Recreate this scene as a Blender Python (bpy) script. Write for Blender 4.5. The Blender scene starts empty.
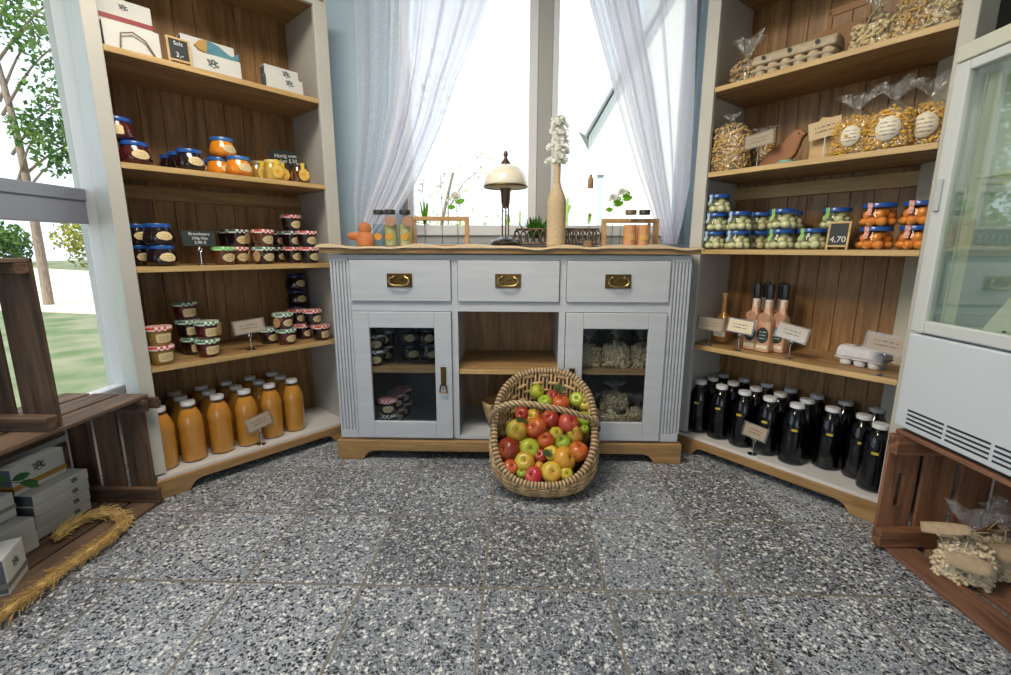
import bpy, bmesh, math, random
from mathutils import Vector, Matrix, noise as mnoise
random.seed(7)
PI = math.pi
sin, cos = math.sin, math.cos
SC = bpy.context.scene
COL = SC.collection

# ------------------------------------------------------------------ camera
PITCH, ROLL, YAW = 0.1915, -0.0035, -0.0255
def make_camera():
    fw = Vector((sin(YAW)*cos(PITCH), cos(YAW)*cos(PITCH), -sin(PITCH)))
    r = Vector((cos(YAW), -sin(YAW), 0.0)); d = fw.cross(r)
    r2 = r*cos(ROLL) + d*sin(ROLL); d2 = -r*sin(ROLL) + d*cos(ROLL)
    cam = bpy.data.cameras.new('camera'); cam.sensor_width = 36; cam.sensor_fit = 'HORIZONTAL'
    cam.lens = 455.0/1011*36; cam.clip_start = 0.02; cam.clip_end = 300
    o = bpy.data.objects.new('camera', cam); COL.objects.link(o)
    m = Matrix((r2, -d2, -fw)).transposed().to_4x4(); m.translation = Vector((0, 0, 1.0))
    o.matrix_world = m; SC.camera = o
make_camera()
# ------------------------------------------------------------------ view, world, sun, added fill lamps
SC.view_settings.view_transform = 'Standard'; SC.view_settings.look = 'None'
SC.view_settings.exposure = 0.28; SC.view_settings.gamma = 1.0; SC.view_settings.use_curve_mapping = False
w = bpy.data.worlds.new('sky'); SC.world = w; w.use_nodes = True
bg = w.node_tree.nodes['Background']; bg.inputs[0].default_value = (0.80, 0.89, 1.0, 1); bg.inputs[1].default_value = 1.5
def add_light(name, kind, loc, energy, color=(1,1,1), size=1, sy=None, target=None, rot=None):
    l = bpy.data.lights.new(name, kind); l.energy = energy; l.color = color
    if kind == 'AREA':
        l.size = size
        if sy: l.shape = 'RECTANGLE'; l.size_y = sy
    o = bpy.data.objects.new(name, l); COL.objects.link(o); o.location = loc
    if target is not None:
        o.rotation_euler = (Vector(target)-Vector(loc)).to_track_quat('-Z', 'Y').to_euler()
    if rot: o.rotation_euler = rot
    if kind == 'SUN': l.angle = 0.02
    return o
add_light('sun', 'SUN', (0, 0, 10), 7.0, (1, 0.93, 0.8), target=(1.2, 5, 2))
add_light('ceiling_fill', 'AREA', (-0.60, 0.95, 2.62), 40, (1, 0.88, 0.72), 1.0, 0.6, rot=(0, 0, 0))  # added unseen fill light that brightens floor and cabinets

sp = add_light('cabinet_fill_spot', 'SPOT', (-1.15, 0.35, 2.62), 95, (1, 0.83, 0.56), target=(1.25, 2.15, 0.75)); sp.data.spot_size = 1.0; sp.data.spot_blend = 1.0; sp.data.shadow_soft_size = .22  # added unseen spot, brightens the right cabinet

# ------------------------------------------------------------------ materials
MATS = {}
def _nt(name):
    m = bpy.data.materials.new(name); m.use_nodes = True; nt = m.node_tree
    b = nt.nodes['Principled BSDF']; return m, nt, b
def N(nt, t, **kw):
    n = nt.nodes.new(t)
    for k, v in kw.items(): setattr(n, k, v)
    return n
def coords(nt, scale=(1, 1, 1), kind='Object', rot=(0, 0, 0)):
    tc = N(nt, 'ShaderNodeTexCoord'); mp = N(nt, 'ShaderNodeMapping')
    mp.inputs['Scale'].default_value = scale; mp.inputs['Rotation'].default_value = rot
    nt.links.new(tc.outputs[kind], mp.inputs['Vector']); return mp.outputs['Vector']
def plain(name, col, rough=0.5, metal=0.0, coat=0.0, col2=None, ns=20, nscale=(1,1,1), bump=0.0, bs=None, spec=None, sheen=0):
    if name in MATS: return MATS[name]
    m, nt, b = _nt(name); MATS[name] = m
    b.inputs['Base Color'].default_value = (*col, 1); b.inputs['Roughness'].default_value = rough
    b.inputs['Metallic'].default_value = metal; b.inputs['Coat Weight'].default_value = coat
    b.inputs['Coat Roughness'].default_value = 0.05
    if spec is not None: b.inputs['Specular IOR Level'].default_value = spec
    if col2 or bump:
        v = coords(nt, nscale); nz = N(nt, 'ShaderNodeTexNoise'); nz.inputs['Scale'].default_value = ns
        nz.inputs['Detail'].default_value = 4; nt.links.new(v, nz.inputs['Vector'])
        if col2:
            r = N(nt, 'ShaderNodeValToRGB'); r.color_ramp.elements[0].position = .35; r.color_ramp.elements[1].position = .65
            r.color_ramp.elements[0].color = (*col, 1); r.color_ramp.elements[1].color = (*col2, 1)
            nt.links.new(nz.outputs['Fac'], r.inputs['Fac']); nt.links.new(r.outputs['Color'], b.inputs['Base Color'])
        if bump:
            bp = N(nt, 'ShaderNodeBump'); bp.inputs['Strength'].default_value = bump; bp.inputs['Distance'].default_value = .01
            nt.links.new(nz.outputs['Fac'], bp.inputs['Height']); nt.links.new(bp.outputs['Normal'], b.inputs['Normal'])
    return m
def wood(name, c1, c2, axis='x', rough=.5, scale=1.0, dark=None):
    """long grain along the given axis with soft cathedral bands and fine pores"""
    if name in MATS: return MATS[name]
    m, nt, b = _nt(name); MATS[name] = m
    s = {'x': (1.2, 14, 14), 'y': (14, 1.2, 14), 'z': (14, 14, 1.2)}[axis]
    v = coords(nt, tuple(k*scale for k in s))
    n1 = N(nt, 'ShaderNodeTexNoise'); n1.inputs['Scale'].default_value = 1.6; n1.inputs['Detail'].default_value = 5
    n1.inputs['Distortion'].default_value = 1.2; nt.links.new(v, n1.inputs['Vector'])
    n2 = N(nt, 'ShaderNodeTexNoise'); n2.inputs['Scale'].default_value = 11; n2.inputs['Detail'].default_value = 3
    nt.links.new(v, n2.inputs['Vector'])
    ad = N(nt, 'ShaderNodeMath', operation='MULTIPLY_ADD'); ad.inputs[1].default_value = .35
    nt.links.new(n2.outputs['Fac'], ad.inputs[0]); nt.links.new(n1.outputs['Fac'], ad.inputs[2])
    r = N(nt, 'ShaderNodeValToRGB'); e = r.color_ramp.elements
    e[0].position = .48; e[1].position = .86; e[0].color = (*c1, 1); e[1].color = (*c2, 1)
    nt.links.new(ad.outputs[0], r.inputs['Fac']); nt.links.new(r.outputs['Color'], b.inputs['Base Color'])
    b.inputs['Roughness'].default_value = rough
    bp = N(nt, 'ShaderNodeBump'); bp.inputs['Strength'].default_value = .25; bp.inputs['Distance'].default_value = .004
    nt.links.new(n2.outputs['Fac'], bp.inputs['Height']); nt.links.new(bp.outputs['Normal'], b.inputs['Normal'])
    return m
def clear(name, tint=(1,1,1), gloss=.12, rough=.02, dens=0.0, bump=0, ns=30, ior=1.45):
    """thin clear sheet: see-through with fresnel shine; dens adds a little milky diffuse"""
    if name in MATS: return MATS[name]
    m = bpy.data.materials.new(name); m.use_nodes = True; nt = m.node_tree; nt.nodes.clear(); MATS[name] = m
    out = N(nt, 'ShaderNodeOutputMaterial'); t = N(nt, 'ShaderNodeBsdfTransparent'); g = N(nt, 'ShaderNodeBsdfGlossy')
    t.inputs[0].default_value = (*tint, 1); g.inputs['Roughness'].default_value = rough
    lw = N(nt, 'ShaderNodeLayerWeight'); pw = N(nt, 'ShaderNodeMath', operation='POWER'); pw.inputs[1].default_value = 5
    lw.inputs[0].default_value = .5; nt.links.new(lw.outputs['Facing'], pw.inputs[0])
    ad = N(nt, 'ShaderNodeMath', operation='MULTIPLY_ADD'); ad.use_clamp = True; ad.inputs[1].default_value = .8; ad.inputs[2].default_value = gloss
    nt.links.new(pw.outputs[0], ad.inputs[0])
    mx = N(nt, 'ShaderNodeMixShader'); nt.links.new(ad.outputs[0], mx.inputs[0])
    src = t.outputs[0]
    if dens:
        d = N(nt, 'ShaderNodeBsdfDiffuse'); d.inputs[0].default_value = (.85,.88,.9, 1)
        m2 = N(nt, 'ShaderNodeMixShader'); m2.inputs[0].default_value = dens
        nt.links.new(t.outputs[0], m2.inputs[1]); nt.links.new(d.outputs[0], m2.inputs[2]); src = m2.outputs[0]
    nt.links.new(src, mx.inputs[1]); nt.links.new(g.outputs[0], mx.inputs[2])
    if bump:
        v = coords(nt); nz = N(nt, 'ShaderNodeTexNoise'); nz.inputs['Scale'].default_value = ns; nt.links.new(v, nz.inputs['Vector'])
        bp = N(nt, 'ShaderNodeBump'); bp.inputs['Strength'].default_value = bump; bp.inputs['Distance'].default_value = .01
        nt.links.new(nz.outputs['Fac'], bp.inputs['Height']); nt.links.new(bp.outputs['Normal'], g.inputs['Normal'])
    nt.links.new(mx.outputs[0], out.inputs[0]); return m
def sheer(name, col, opac, pattern=0):
    """woven voile: part open weave, part translucent thread"""
    m = bpy.data.materials.new(name); m.use_nodes = True; nt = m.node_tree; nt.nodes.clear(); MATS[name] = m
    out = N(nt, 'ShaderNodeOutputMaterial'); t = N(nt, 'ShaderNodeBsdfTransparent')
    d = N(nt, 'ShaderNodeBsdfDiffuse'); tr = N(nt, 'ShaderNodeBsdfTranslucent')
    d.inputs[0].default_value = (*col, 1); tr.inputs[0].default_value = (*col, 1)
    m1 = N(nt, 'ShaderNodeMixShader'); m1.inputs[0].default_value = .55
    nt.links.new(d.outputs[0], m1.inputs[1]); nt.links.new(tr.outputs[0], m1.inputs[2])
    m2 = N(nt, 'ShaderNodeMixShader'); m2.inputs[0].default_value = opac
    lw = N(nt, 'ShaderNodeLayerWeight'); lw.inputs[0].default_value = .5
    mm = N(nt, 'ShaderNodeMapRange'); mm.inputs[3].default_value = opac; mm.inputs[4].default_value = min(1, opac+.35)
    nt.links.new(lw.outputs['Facing'], mm.inputs[0])
    fac = mm.outputs[0]
    if pattern:
        v = coords(nt, (1, 1, 1.0)); vo = N(nt, 'ShaderNodeTexVoronoi', feature='DISTANCE_TO_EDGE'); vo.inputs['Scale'].default_value = pattern
        nt.links.new(v, vo.inputs['Vector'])
        r = N(nt, 'ShaderNodeMapRange'); r.inputs[1].default_value = .05; r.inputs[2].default_value = .12
        r.inputs[3].default_value = .05; r.inputs[4].default_value = -.04
        nt.links.new(vo.outputs['Distance'], r.inputs[0])
        a = N(nt, 'ShaderNodeMath', operation='ADD'); a.use_clamp = True
        nt.links.new(fac, a.inputs[0]); nt.links.new(r.outputs[0], a.inputs[1]); fac = a.outputs[0]
    nt.links.new(fac, m2.inputs[0]); nt.links.new(t.outputs[0], m2.inputs[1]); nt.links.new(m1.outputs[0], m2.inputs[2])
    nt.links.new(m2.outputs[0], out.inputs[0]); return m
def leafmat(name, c1, c2):
    if name in MATS: return MATS[name]
    m = bpy.data.materials.new(name); m.use_nodes = True; nt = m.node_tree; nt.nodes.clear(); MATS[name] = m
    out = N(nt, 'ShaderNodeOutputMaterial'); d = N(nt, 'ShaderNodeBsdfDiffuse'); tr = N(nt, 'ShaderNodeBsdfTranslucent')
    v = coords(nt); nz = N(nt, 'ShaderNodeTexNoise'); nz.inputs['Scale'].default_value = 2.2; nt.links.new(v, nz.inputs['Vector'])
    r = N(nt, 'ShaderNodeValToRGB'); r.color_ramp.elements[0].position = .38; r.color_ramp.elements[1].position = .62
    r.color_ramp.elements[0].color = (*c1, 1); r.color_ramp.elements[1].color = (*c2, 1)
    nt.links.new(nz.outputs['Fac'], r.inputs['Fac'])
    for x in (d, tr): nt.links.new(r.outputs['Color'], x.inputs[0])
    mx = N(nt, 'ShaderNodeMixShader'); mx.inputs[0].default_value = .4
    nt.links.new(d.outputs[0], mx.inputs[1]); nt.links.new(tr.outputs[0], mx.inputs[2]); nt.links.new(mx.outputs[0], out.inputs[0])
    return m
def checkmat(name, c1, c2, n=16):
    """gingham print on a jar lid: squares around the rim and across the top"""
    if name in MATS: return MATS[name]
    m, nt, b = _nt(name); MATS[name] = m
    v = coords(nt, (1, 1, 1)); ck = N(nt, 'ShaderNodeTexChecker'); ck.inputs['Scale'].default_value = 105
    ck.inputs[1].default_value = (*c1, 1); ck.inputs[2].default_value = (*c2, 1)
    nt.links.new(v, ck.inputs['Vector']); nt.links.new(ck.outputs['Color'], b.inputs['Base Color'])
    b.inputs['Roughness'].default_value = .35; return m
def printed(name, paper, ink, lines=5, rough=.7, zc=0.0, h=.05, wid=.03):
    """paper with rows of small faint print, laid out in the label's own coordinates"""
    if name in MATS: return MATS[name]
    m, nt, b = _nt(name); MATS[name] = m
    tc = N(nt, 'ShaderNodeTexCoord'); sp = N(nt, 'ShaderNodeSeparateXYZ'); nt.links.new(tc.outputs['Generated'], sp.inputs[0])
    mu = N(nt, 'ShaderNodeMath', operation='MULTIPLY'); mu.inputs[1].default_value = lines; nt.links.new(sp.outputs['Z'], mu.inputs[0])
    fr = N(nt, 'ShaderNodeMath', operation='FRACT'); nt.links.new(mu.outputs[0], fr.inputs[0])
    c1 = N(nt, 'ShaderNodeMath', operation='COMPARE'); c1.inputs[1].default_value = .5; c1.inputs[2].default_value = .15
    nt.links.new(fr.outputs[0], c1.inputs[0])
    nz = N(nt, 'ShaderNodeTexNoise'); nz.inputs['Scale'].default_value = 1; 
    mp = N(nt, 'ShaderNodeMapping'); mp.inputs['Scale'].default_value = (22, 22, lines*1.0)
    nt.links.new(tc.outputs['Generated'], mp.inputs[0]); nt.links.new(mp.outputs[0], nz.inputs['Vector'])
    g = N(nt, 'ShaderNodeMath', operation='GREATER_THAN'); g.inputs[1].default_value = .47; nt.links.new(nz.outputs['Fac'], g.inputs[0])
    cx = N(nt, 'ShaderNodeMath', operation='COMPARE'); cx.inputs[1].default_value = .5; cx.inputs[2].default_value = .3
    nt.links.new(sp.outputs['X'], cx.inputs[0])
    cz = N(nt, 'ShaderNodeMath', operation='COMPARE'); cz.inputs[1].default_value = .5; cz.inputs[2].default_value = .33
    nt.links.new(sp.outputs['Z'], cz.inputs[0])
    p = c1.outputs[0]
    for q in (g, cx, cz):
        k = N(nt, 'ShaderNodeMath', operation='MULTIPLY'); nt.links.new(p, k.inputs[0]); nt.links.new(q.outputs[0], k.inputs[1]); p = k.outputs[0]
    mx = N(nt, 'ShaderNodeMix', data_type='RGBA'); nt.links.new(p, mx.inputs[0])
    mx.inputs[6].default_value = (*paper, 1); mx.inputs[7].default_value = (*ink, 1)
    nt.links.new(mx.outputs[2], b.inputs['Base Color']); b.inputs['Roughness'].default_value = rough
    return m

def terrazzo():
    m, nt, b = _nt('terrazzo'); T, X0, Y0 = .3685, -1.199-.3685*8, 1.199-.3685*16
    tc = N(nt, 'ShaderNodeTexCoord'); sub = N(nt, 'ShaderNodeVectorMath', operation='SUBTRACT'); sub.inputs[1].default_value = (X0, Y0, 0)
    nt.links.new(tc.outputs['Object'], sub.inputs[0])
    div = N(nt, 'ShaderNodeVectorMath', operation='DIVIDE'); div.inputs[1].default_value = (T, T, 1); nt.links.new(sub.outputs[0], div.inputs[0])
    fl = N(nt, 'ShaderNodeVectorMath', operation='FLOOR'); nt.links.new(div.outputs[0], fl.inputs[0])
    fr = N(nt, 'ShaderNodeVectorMath', operation='FRACTION'); nt.links.new(div.outputs[0], fr.inputs[0])
    wn = N(nt, 'ShaderNodeTexWhiteNoise', noise_dimensions='2D'); nt.links.new(fl.outputs[0], wn.inputs['Vector'])
    # per-tile shift so that no pattern crosses a joint
    off = N(nt, 'ShaderNodeVectorMath', operation='SCALE'); off.inputs['Scale'].default_value = 7.3; nt.links.new(wn.outputs['Color'], off.inputs[0])
    pos = N(nt, 'ShaderNodeVectorMath', operation='ADD'); nt.links.new(tc.outputs['Object'], pos.inputs[0]); nt.links.new(off.outputs[0], pos.inputs[1])
    def vor(scale, feat='F1'):
        v = N(nt, 'ShaderNodeTexVoronoi', feature=feat); v.inputs['Scale'].default_value = scale
        nt.links.new(pos.outputs[0], v.inputs['Vector']); return v
    def mth(op, a, bb, clamp=False):
        n = N(nt, 'ShaderNodeMath', operation=op); n.use_clamp = clamp
        for i, x in enumerate((a, bb)):
            if isinstance(x, (int, float)): n.inputs[i].default_value = x
            elif x is not None: nt.links.new(x, n.inputs[i])
        return n.outputs[0]
    def mix(f, a, c):
        n = N(nt, 'ShaderNodeMix', data_type='RGBA')
        nt.links.new(f, n.inputs[0]) if not isinstance(f, float) else setattr(n.inputs[0], 'default_value', f)
        for i, x in ((6, a), (7, c)):
            if isinstance(x, tuple): n.inputs[i].default_value = (*x, 1)
            else: nt.links.new(x, n.inputs[i])
        return n.outputs[2]
    nz = N(nt, 'ShaderNodeTexNoise'); nz.inputs['Scale'].default_value = 5; nz.inputs['Detail'].default_value = 5; nt.links.new(pos.outputs[0], nz.inputs['Vector'])
    base = mix(nz.outputs['Fac'], (.15, .18, .225), (.33, .37, .43))
    # brightness of each tile
    tile = N(nt, 'ShaderNodeMapRange'); tile.inputs[3].default_value = .60; tile.inputs[4].default_value = 1.35; nt.links.new(wn.outputs['Value'], tile.inputs[0])
    sc = N(nt, 'ShaderNodeVectorMath', operation='SCALE'); nt.links.new(base, sc.inputs[0]); nt.links.new(tile.outputs[0], sc.inputs['Scale'])
    c = sc.outputs[0]
    for scale, thr_w, thr_b, edge, wcol in ((260, .80, .30, .10, (.52, .54, .57)), (150, .82, .28, .12, (.64, .66, .68)), (90, .87, .30, .13, (.74, .75, .75))):
        v = vor(scale); e = vor(scale, 'DISTANCE_TO_EDGE')
        sp = N(nt, 'ShaderNodeSeparateColor'); nt.links.new(v.outputs['Color'], sp.inputs[0])
        inside = mth('GREATER_THAN', e.outputs['Distance'], edge)
        wm = mth('MULTIPLY', mth('GREATER_THAN', sp.outputs[0], thr_w), inside)
        bm_ = mth('MULTIPLY', mth('LESS_THAN', sp.outputs[0], thr_b*.72), inside)
        c = mix(bm_, c, (.025, .028, .035)); c = mix(wm, c, wcol)
    # joints
    sx = N(nt, 'ShaderNodeSeparateXYZ'); nt.links.new(fr.outputs[0], sx.inputs[0])
    dx = mth('SUBTRACT', .5, mth('ABSOLUTE', mth('SUBTRACT', sx.outputs[0], .5), None))
    dy = mth('SUBTRACT', .5, mth('ABSOLUTE', mth('SUBTRACT', sx.outputs[1], .5), None))
    j = mth('LESS_THAN', mth('MINIMUM', dx, dy), .0105)
    c = mix(j, c, (.20, .18, .155))
    nt.links.new(c, b.inputs['Base Color'])
    rr = N(nt, 'ShaderNodeMapRange'); rr.inputs[3].default_value = .26; rr.inputs[4].default_value = .5
    nt.links.new(nz.outputs['Fac'], rr.inputs[0]); nt.links.new(rr.outputs[0], b.inputs['Roughness'])
    bp = N(nt, 'ShaderNodeBump'); bp.inputs['Strength'].default_value = .5; bp.inputs['Distance'].default_value = .003; bp.invert = True
    nt.links.new(j, bp.inputs['Height']); nt.links.new(bp.outputs['Normal'], b.inputs['Normal'])
    return m

WHITE = plain('cabinet_white', (.54, .58, .65), .42, col2=(.49, .53, .60), ns=3, nscale=(1,1,9), bump=.05)
CREAM = plain('cabinet_cream', (.56, .56, .53), .5, col2=(.50, .50, .48), ns=3)
PLANK = wood('plank_wood', (.20, .098, .036), (.44, .255, .112), 'z', .42)
OAKX = wood('oak_shelf', (.25, .145, .06), (.46, .29, .13), 'x', .45)
OAKE = wood('oak_light', (.46, .30, .12), (.66, .47, .22), 'x', .45)
OAKD = wood('oak_base', (.24, .14, .055), (.44, .275, .12), 'x', .5)
CRATE = wood('crate_wood_dark', (.035, .02, .014), (.16, .095, .06), 'x', .75)
CRATER = wood('crate_wood_red', (.11, .045, .024), (.30, .14, .075), 'x', .7)
BRASS = plain('aged_brass', (.20, .13, .05), .38, 1.0, col2=(.11, .07, .03), ns=90)
CHROME = plain('chrome', (.7, .7, .72), .12, 1.0)
PAPER = plain('kraft_tag', (.45, .28, .15), .8, col2=(.38, .23, .12), ns=60)
CARDL = printed('printed_card', (.62, .48, .30), (.10, .07, .05), 4)
CARDW = printed('printed_card_pale', (.80, .70, .54), (.10, .08, .06), 4)
LABEL = printed('cream_label', (.74, .60, .34), (.22, .13, .06), 5)
LABELW = printed('white_label', (.85, .80, .68), (.15, .13, .10), 6)
LID_BLUE = plain('blue_lid', (.012, .085, .38), .3, coat=.4)
LID_BLUE2 = plain('pale_blue_lid', (.02, .12, .42), .35, coat=.3, col2=(.05, .2, .5), ns=60)
LID_NAVY = plain('navy_lid', (.012, .02, .11), .3, coat=.4)
LID_WHITE = plain('white_lid', (.72, .75, .8), .3, coat=.3)
LID_OLIVE = plain('ivory_lid', (.55, .55, .42), .35, coat=.3)
LID_RED = checkmat('red_gingham', (.62, .05, .06), (.85, .8, .78))
LID_GREEN = checkmat('green_gingham', (.05, .22, .13), (.8, .85, .8))
LID_BLACKCHK = checkmat('black_gingham', (.03, .05, .05), (.75, .78, .75))
LID_LEAF = checkmat('leaf_gingham', (.15, .48, .13), (.5, .8, .42))
JAM_DARK = plain('dark_berry_jam', (.012, .004, .007), .15, coat=.9)
JAM_RED = plain('red_jam', (.10, .012, .012), .15, coat=.9, col2=(.05, .006, .01), ns=25)
JAM_BROWN = plain('brown_jam', (.11, .035, .012), .15, coat=.9)
JAM_GOLD = plain('golden_jam', (.30, .20, .05), .2, coat=.8)
JAM_ORANGE = plain('orange_jam', (.75, .22, .012), .2, coat=.8, col2=(.85, .32, .02), ns=25)
HONEY = plain('honey', (.55, .36, .05), .2, coat=.8)
JUICE = plain('cloudy_apple_juice', (.52, .225, .025), .2, coat=.9, col2=(.60, .28, .04), ns=6, nscale=(1,1,.6))
DARKJ = plain('dark_grape_juice', (.006, .006, .012), .12, coat=1.0)
GLASS = clear('jar_glass', (.97, .98, .98), .02)
GLASSG = clear('bottle_glass', (.40, .43, .47), .055, .03)
FILM = clear('crinkled_cellophane', (.95, .95, .95), .09, .14, .06, bump=1.0, ns=55)
BOXW = plain('gift_box_white', (.60, .62, .62), .55, col2=(.66, .68, .67), ns=8)
BOXG = plain('gift_box_grey', (.10, .12, .14), .6)
INK = plain('black_ink', (.02, .02, .025), .7)
INKG = plain('grey_ink', (.12, .14, .15), .7)
CHALK = plain('chalkboard', (.015, .025, .03), .6)
CHALKW = plain('chalk_white', (.75, .78, .76), .8)
CLAY = plain('terracotta', (.50, .17, .06), .75, col2=(.58, .22, .09), ns=12)
STRAW = plain('straw', (.50, .34, .12), .8, col2=(.66, .48, .20), ns=60)
WICK = plain('willow', (.30, .19, .09), .55, col2=(.45, .31, .16), ns=70)
WICKL = plain('pale_willow', (.42, .29, .14), .5, col2=(.58, .42, .22), ns=50)
WICKD = plain('dark_willow', (.13, .08, .045), .55, col2=(.25, .16, .085), ns=60)
WIRE = plain('twisted_wire', (.55, .48, .32), .4)

# ------------------------------------------------------------------ mesh helpers
class MB:
    def __init__(s): s.bm = bmesh.new(); s.mi = 0
    def _f(s, vs):
        try:
            f = s.bm.faces.new(vs); f.material_index = s.mi; return f
        except ValueError: return None
    def box(s, x0, x1, y0, y1, z0, z1, M=None):
        P = [Vector((x, y, z)) for z in (z0, z1) for y in (y0, y1) for x in (x0, x1)]
        if M is not None: P = [M @ p for p in P]
        v = [s.bm.verts.new(p) for p in P]
        for q in ((0,2,3,1),(4,5,7,6),(0,1,5,4),(2,6,7,3),(0,4,6,2),(1,3,7,5)): s._f([v[i] for i in q])
        return s
    def prism(s, pts, z0, z1, M=None):
        """outline in x,y extruded in z (or through M)"""
        M = M or Matrix()
        a = [s.bm.verts.new(M @ Vector((p[0], p[1], z0))) for p in pts]
        b = [s.bm.verts.new(M @ Vector((p[0], p[1], z1))) for p in pts]
        s._f(a[::-1]); s._f(b); n = len(pts)
        for i in range(n): s._f([a[i], a[(i+1)%n], b[(i+1)%n], b[i]])
        return s
    def lathe(s, prof, n=24, M=None, sq=None, close=True):
        M = M or Matrix(); rings = []
        for r, z in prof:
            ring = []
            for k in range(n):
                t = 2*PI*k/n; c, d = cos(t), sin(t)
                q = 1.0
                if sq:
                    q = (abs(c)**sq+abs(d)**sq)**(-1/sq)
                ring.append(s.bm.verts.new(M @ Vector((r*q*c, r*q*d, z))))
            rings.append(ring)
        for a, b in zip(rings, rings[1:]):
            for k in range(n): s._f([a[k], a[(k+1)%n], b[(k+1)%n], b[k]])
        if close:
            if prof[0][0] > 1e-5: s._f(rings[0][::-1])
            if prof[-1][0] > 1e-5: s._f(rings[-1])
        return s
    def tube(s, pts, r, n=8, closed=False, flat=1.0, up=(0,0,1)):
        pts = [Vector(p) for p in pts]; m = len(pts); rings = []; prev = None
        for i, p in enumerate(pts):
            a = pts[(i-1) % m] if closed or i > 0 else p
            b = pts[(i+1) % m] if closed or i < m-1 else p
            t = (b-a).normalized() if (b-a).length > 1e-9 else Vector((0, 0, 1))
            if prev is None:
                u = Vector(up); 
                if abs(u.dot(t)) > .95: u = Vector((1, 0, 0))
                x = t.cross(u).normalized()
            else:
                x = (prev - t*prev.dot(t)).normalized()
            prev = x; y = t.cross(x)
            rr = r(i/(m-1)) if callable(r) else r
            rings.append([s.bm.verts.new(p + x*(rr*cos(2*PI*k/n)) + y*(rr*flat*sin(2*PI*k/n))) for k in range(n)])
        seq = list(zip(rings, rings[1:])) + ([(rings[-1], rings[0])] if closed else [])
        for a, b in seq:
            for k in range(n): s._f([a[k], a[(k+1)%n], b[(k+1)%n], b[k]])
        if not closed: s._f(rings[0][::-1]); s._f(rings[-1])
        return s
    def ball(s, c, r, nu=10, nv=7, sc=(1,1,1), M=None):
        c = Vector(c); M = M or Matrix()
        rings = []
        for j in range(1, nv):
            ph = PI*j/nv
            rings.append([s.bm.verts.new(M @ (c + Vector((r*sc[0]*sin(ph)*cos(2*PI*k/nu), r*sc[1]*sin(ph)*sin(2*PI*k/nu), r*sc[2]*cos(ph))))) for k in range(nu)])
        t = s.bm.verts.new(M @ (c + Vector((0,0,r*sc[2])))); b = s.bm.verts.new(M @ (c - Vector((0,0,r*sc[2]))))
        for k in range(nu):
            s._f([t, rings[0][k], rings[0][(k+1)%nu]]); s._f([b, rings[-1][(k+1)%nu], rings[-1][k]])
        for a, d in zip(rings, rings[1:]):
            for k in range(nu): s._f([a[k], d[k], d[(k+1)%nu], a[(k+1)%nu]])
        return s
    def grid(s, fn, nu, nv):
        v = [[s.bm.verts.new(fn(i/nu, j/nv)) for i in range(nu+1)] for j in range(nv+1)]
        for j in range(nv):
            for i in range(nu): s._f([v[j][i], v[j][i+1], v[j+1][i+1], v[j+1][i]])
        return s
    def build(s, name, mat, parent=None, smooth=False, bevel=0, solid=0, loc=None, rot=None, subsurf=0):
        me = bpy.data.meshes.new(name)
        bmesh.ops.recalc_face_normals(s.bm, faces=s.bm.faces)
        s.bm.to_mesh(me); s.bm.free()
        for m in (mat if isinstance(mat, (list, tuple)) else [mat]): me.materials.append(m)
        if smooth:
            for p in me.polygons: p.use_smooth = True
            if smooth != 'all':
                me.set_sharp_from_angle(angle=math.radians(40))
        o = bpy.data.objects.new(name, me); COL.objects.link(o)
        if parent is not None: o.parent = parent
        if loc: o.location = loc
        if rot: o.rotation_euler = rot
        if solid: md = o.modifiers.new('solid', 'SOLIDIFY'); md.thickness = solid; md.offset = 0
        if bevel: md = o.modifiers.new('bevel', 'BEVEL'); md.width = bevel; md.segments = 2; md.limit_method = 'ANGLE'
        if subsurf: md = o.modifiers.new('sub', 'SUBSURF'); md.levels = subsurf; md.render_levels = subsurf
        return o
def thing(name, label, cat, loc=(0,0,0), rz=0.0, group=None):
    o = bpy.data.objects.new(name, None); COL.objects.link(o); o.empty_display_size = .05
    o.location = loc; o.rotation_euler = (0, 0, rz); o['label'] = label; o['category'] = cat
    if group: o['group'] = group
    return o
def tag(o, label, cat, group=None, kind=None):
    o['label'] = label; o['category'] = cat
    if group: o['group'] = group
    if kind: o['kind'] = kind
    return o
def struct(o): o['kind'] = 'structure'; return o
KIDS = {}
def dup(root, loc, rz, label, group=None, swap=None, scale=None):
    """copy of a thing with copies of its parts; swap = {part name: material}"""
    r = root.copy(); COL.objects.link(r); r.location = loc; r.rotation_euler = (0, 0, rz); r['label'] = label
    if scale: r.scale = (scale,)*3 if not isinstance(scale, tuple) else scale
    if group: r['group'] = group
    def rec(a, b):
        for ch in list(a.children):
            c = ch.copy(); COL.objects.link(c); c.parent = b
            if swap:
                k = ch.name.split('.')[0]
                if k in swap:
                    c.data = c.data.copy(); c.data.materials[0] = swap[k]
            rec(ch, c)
    rec(root, r); return r
def text(body, parent, name, loc, rot, size, mat, align='CENTER', ext=.0003):
    cu = bpy.data.curves.new(name, 'FONT'); cu.body = body; cu.size = size; cu.align_x = align; cu.align_y = 'CENTER'; cu.extrude = ext
    tmp = bpy.data.objects.new(name, cu); COL.objects.link(tmp)
    bpy.context.view_layer.update(); dg = bpy.context.evaluated_depsgraph_get()
    me = bpy.data.meshes.new_from_object(tmp.evaluated_get(dg)); bpy.data.objects.remove(tmp)
    me.materials.clear(); me.materials.append(mat)
    o = bpy.data.objects.new(name, me); COL.objects.link(o); o.parent = parent
    o.location = loc; o.rotation_euler = rot; return o
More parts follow.
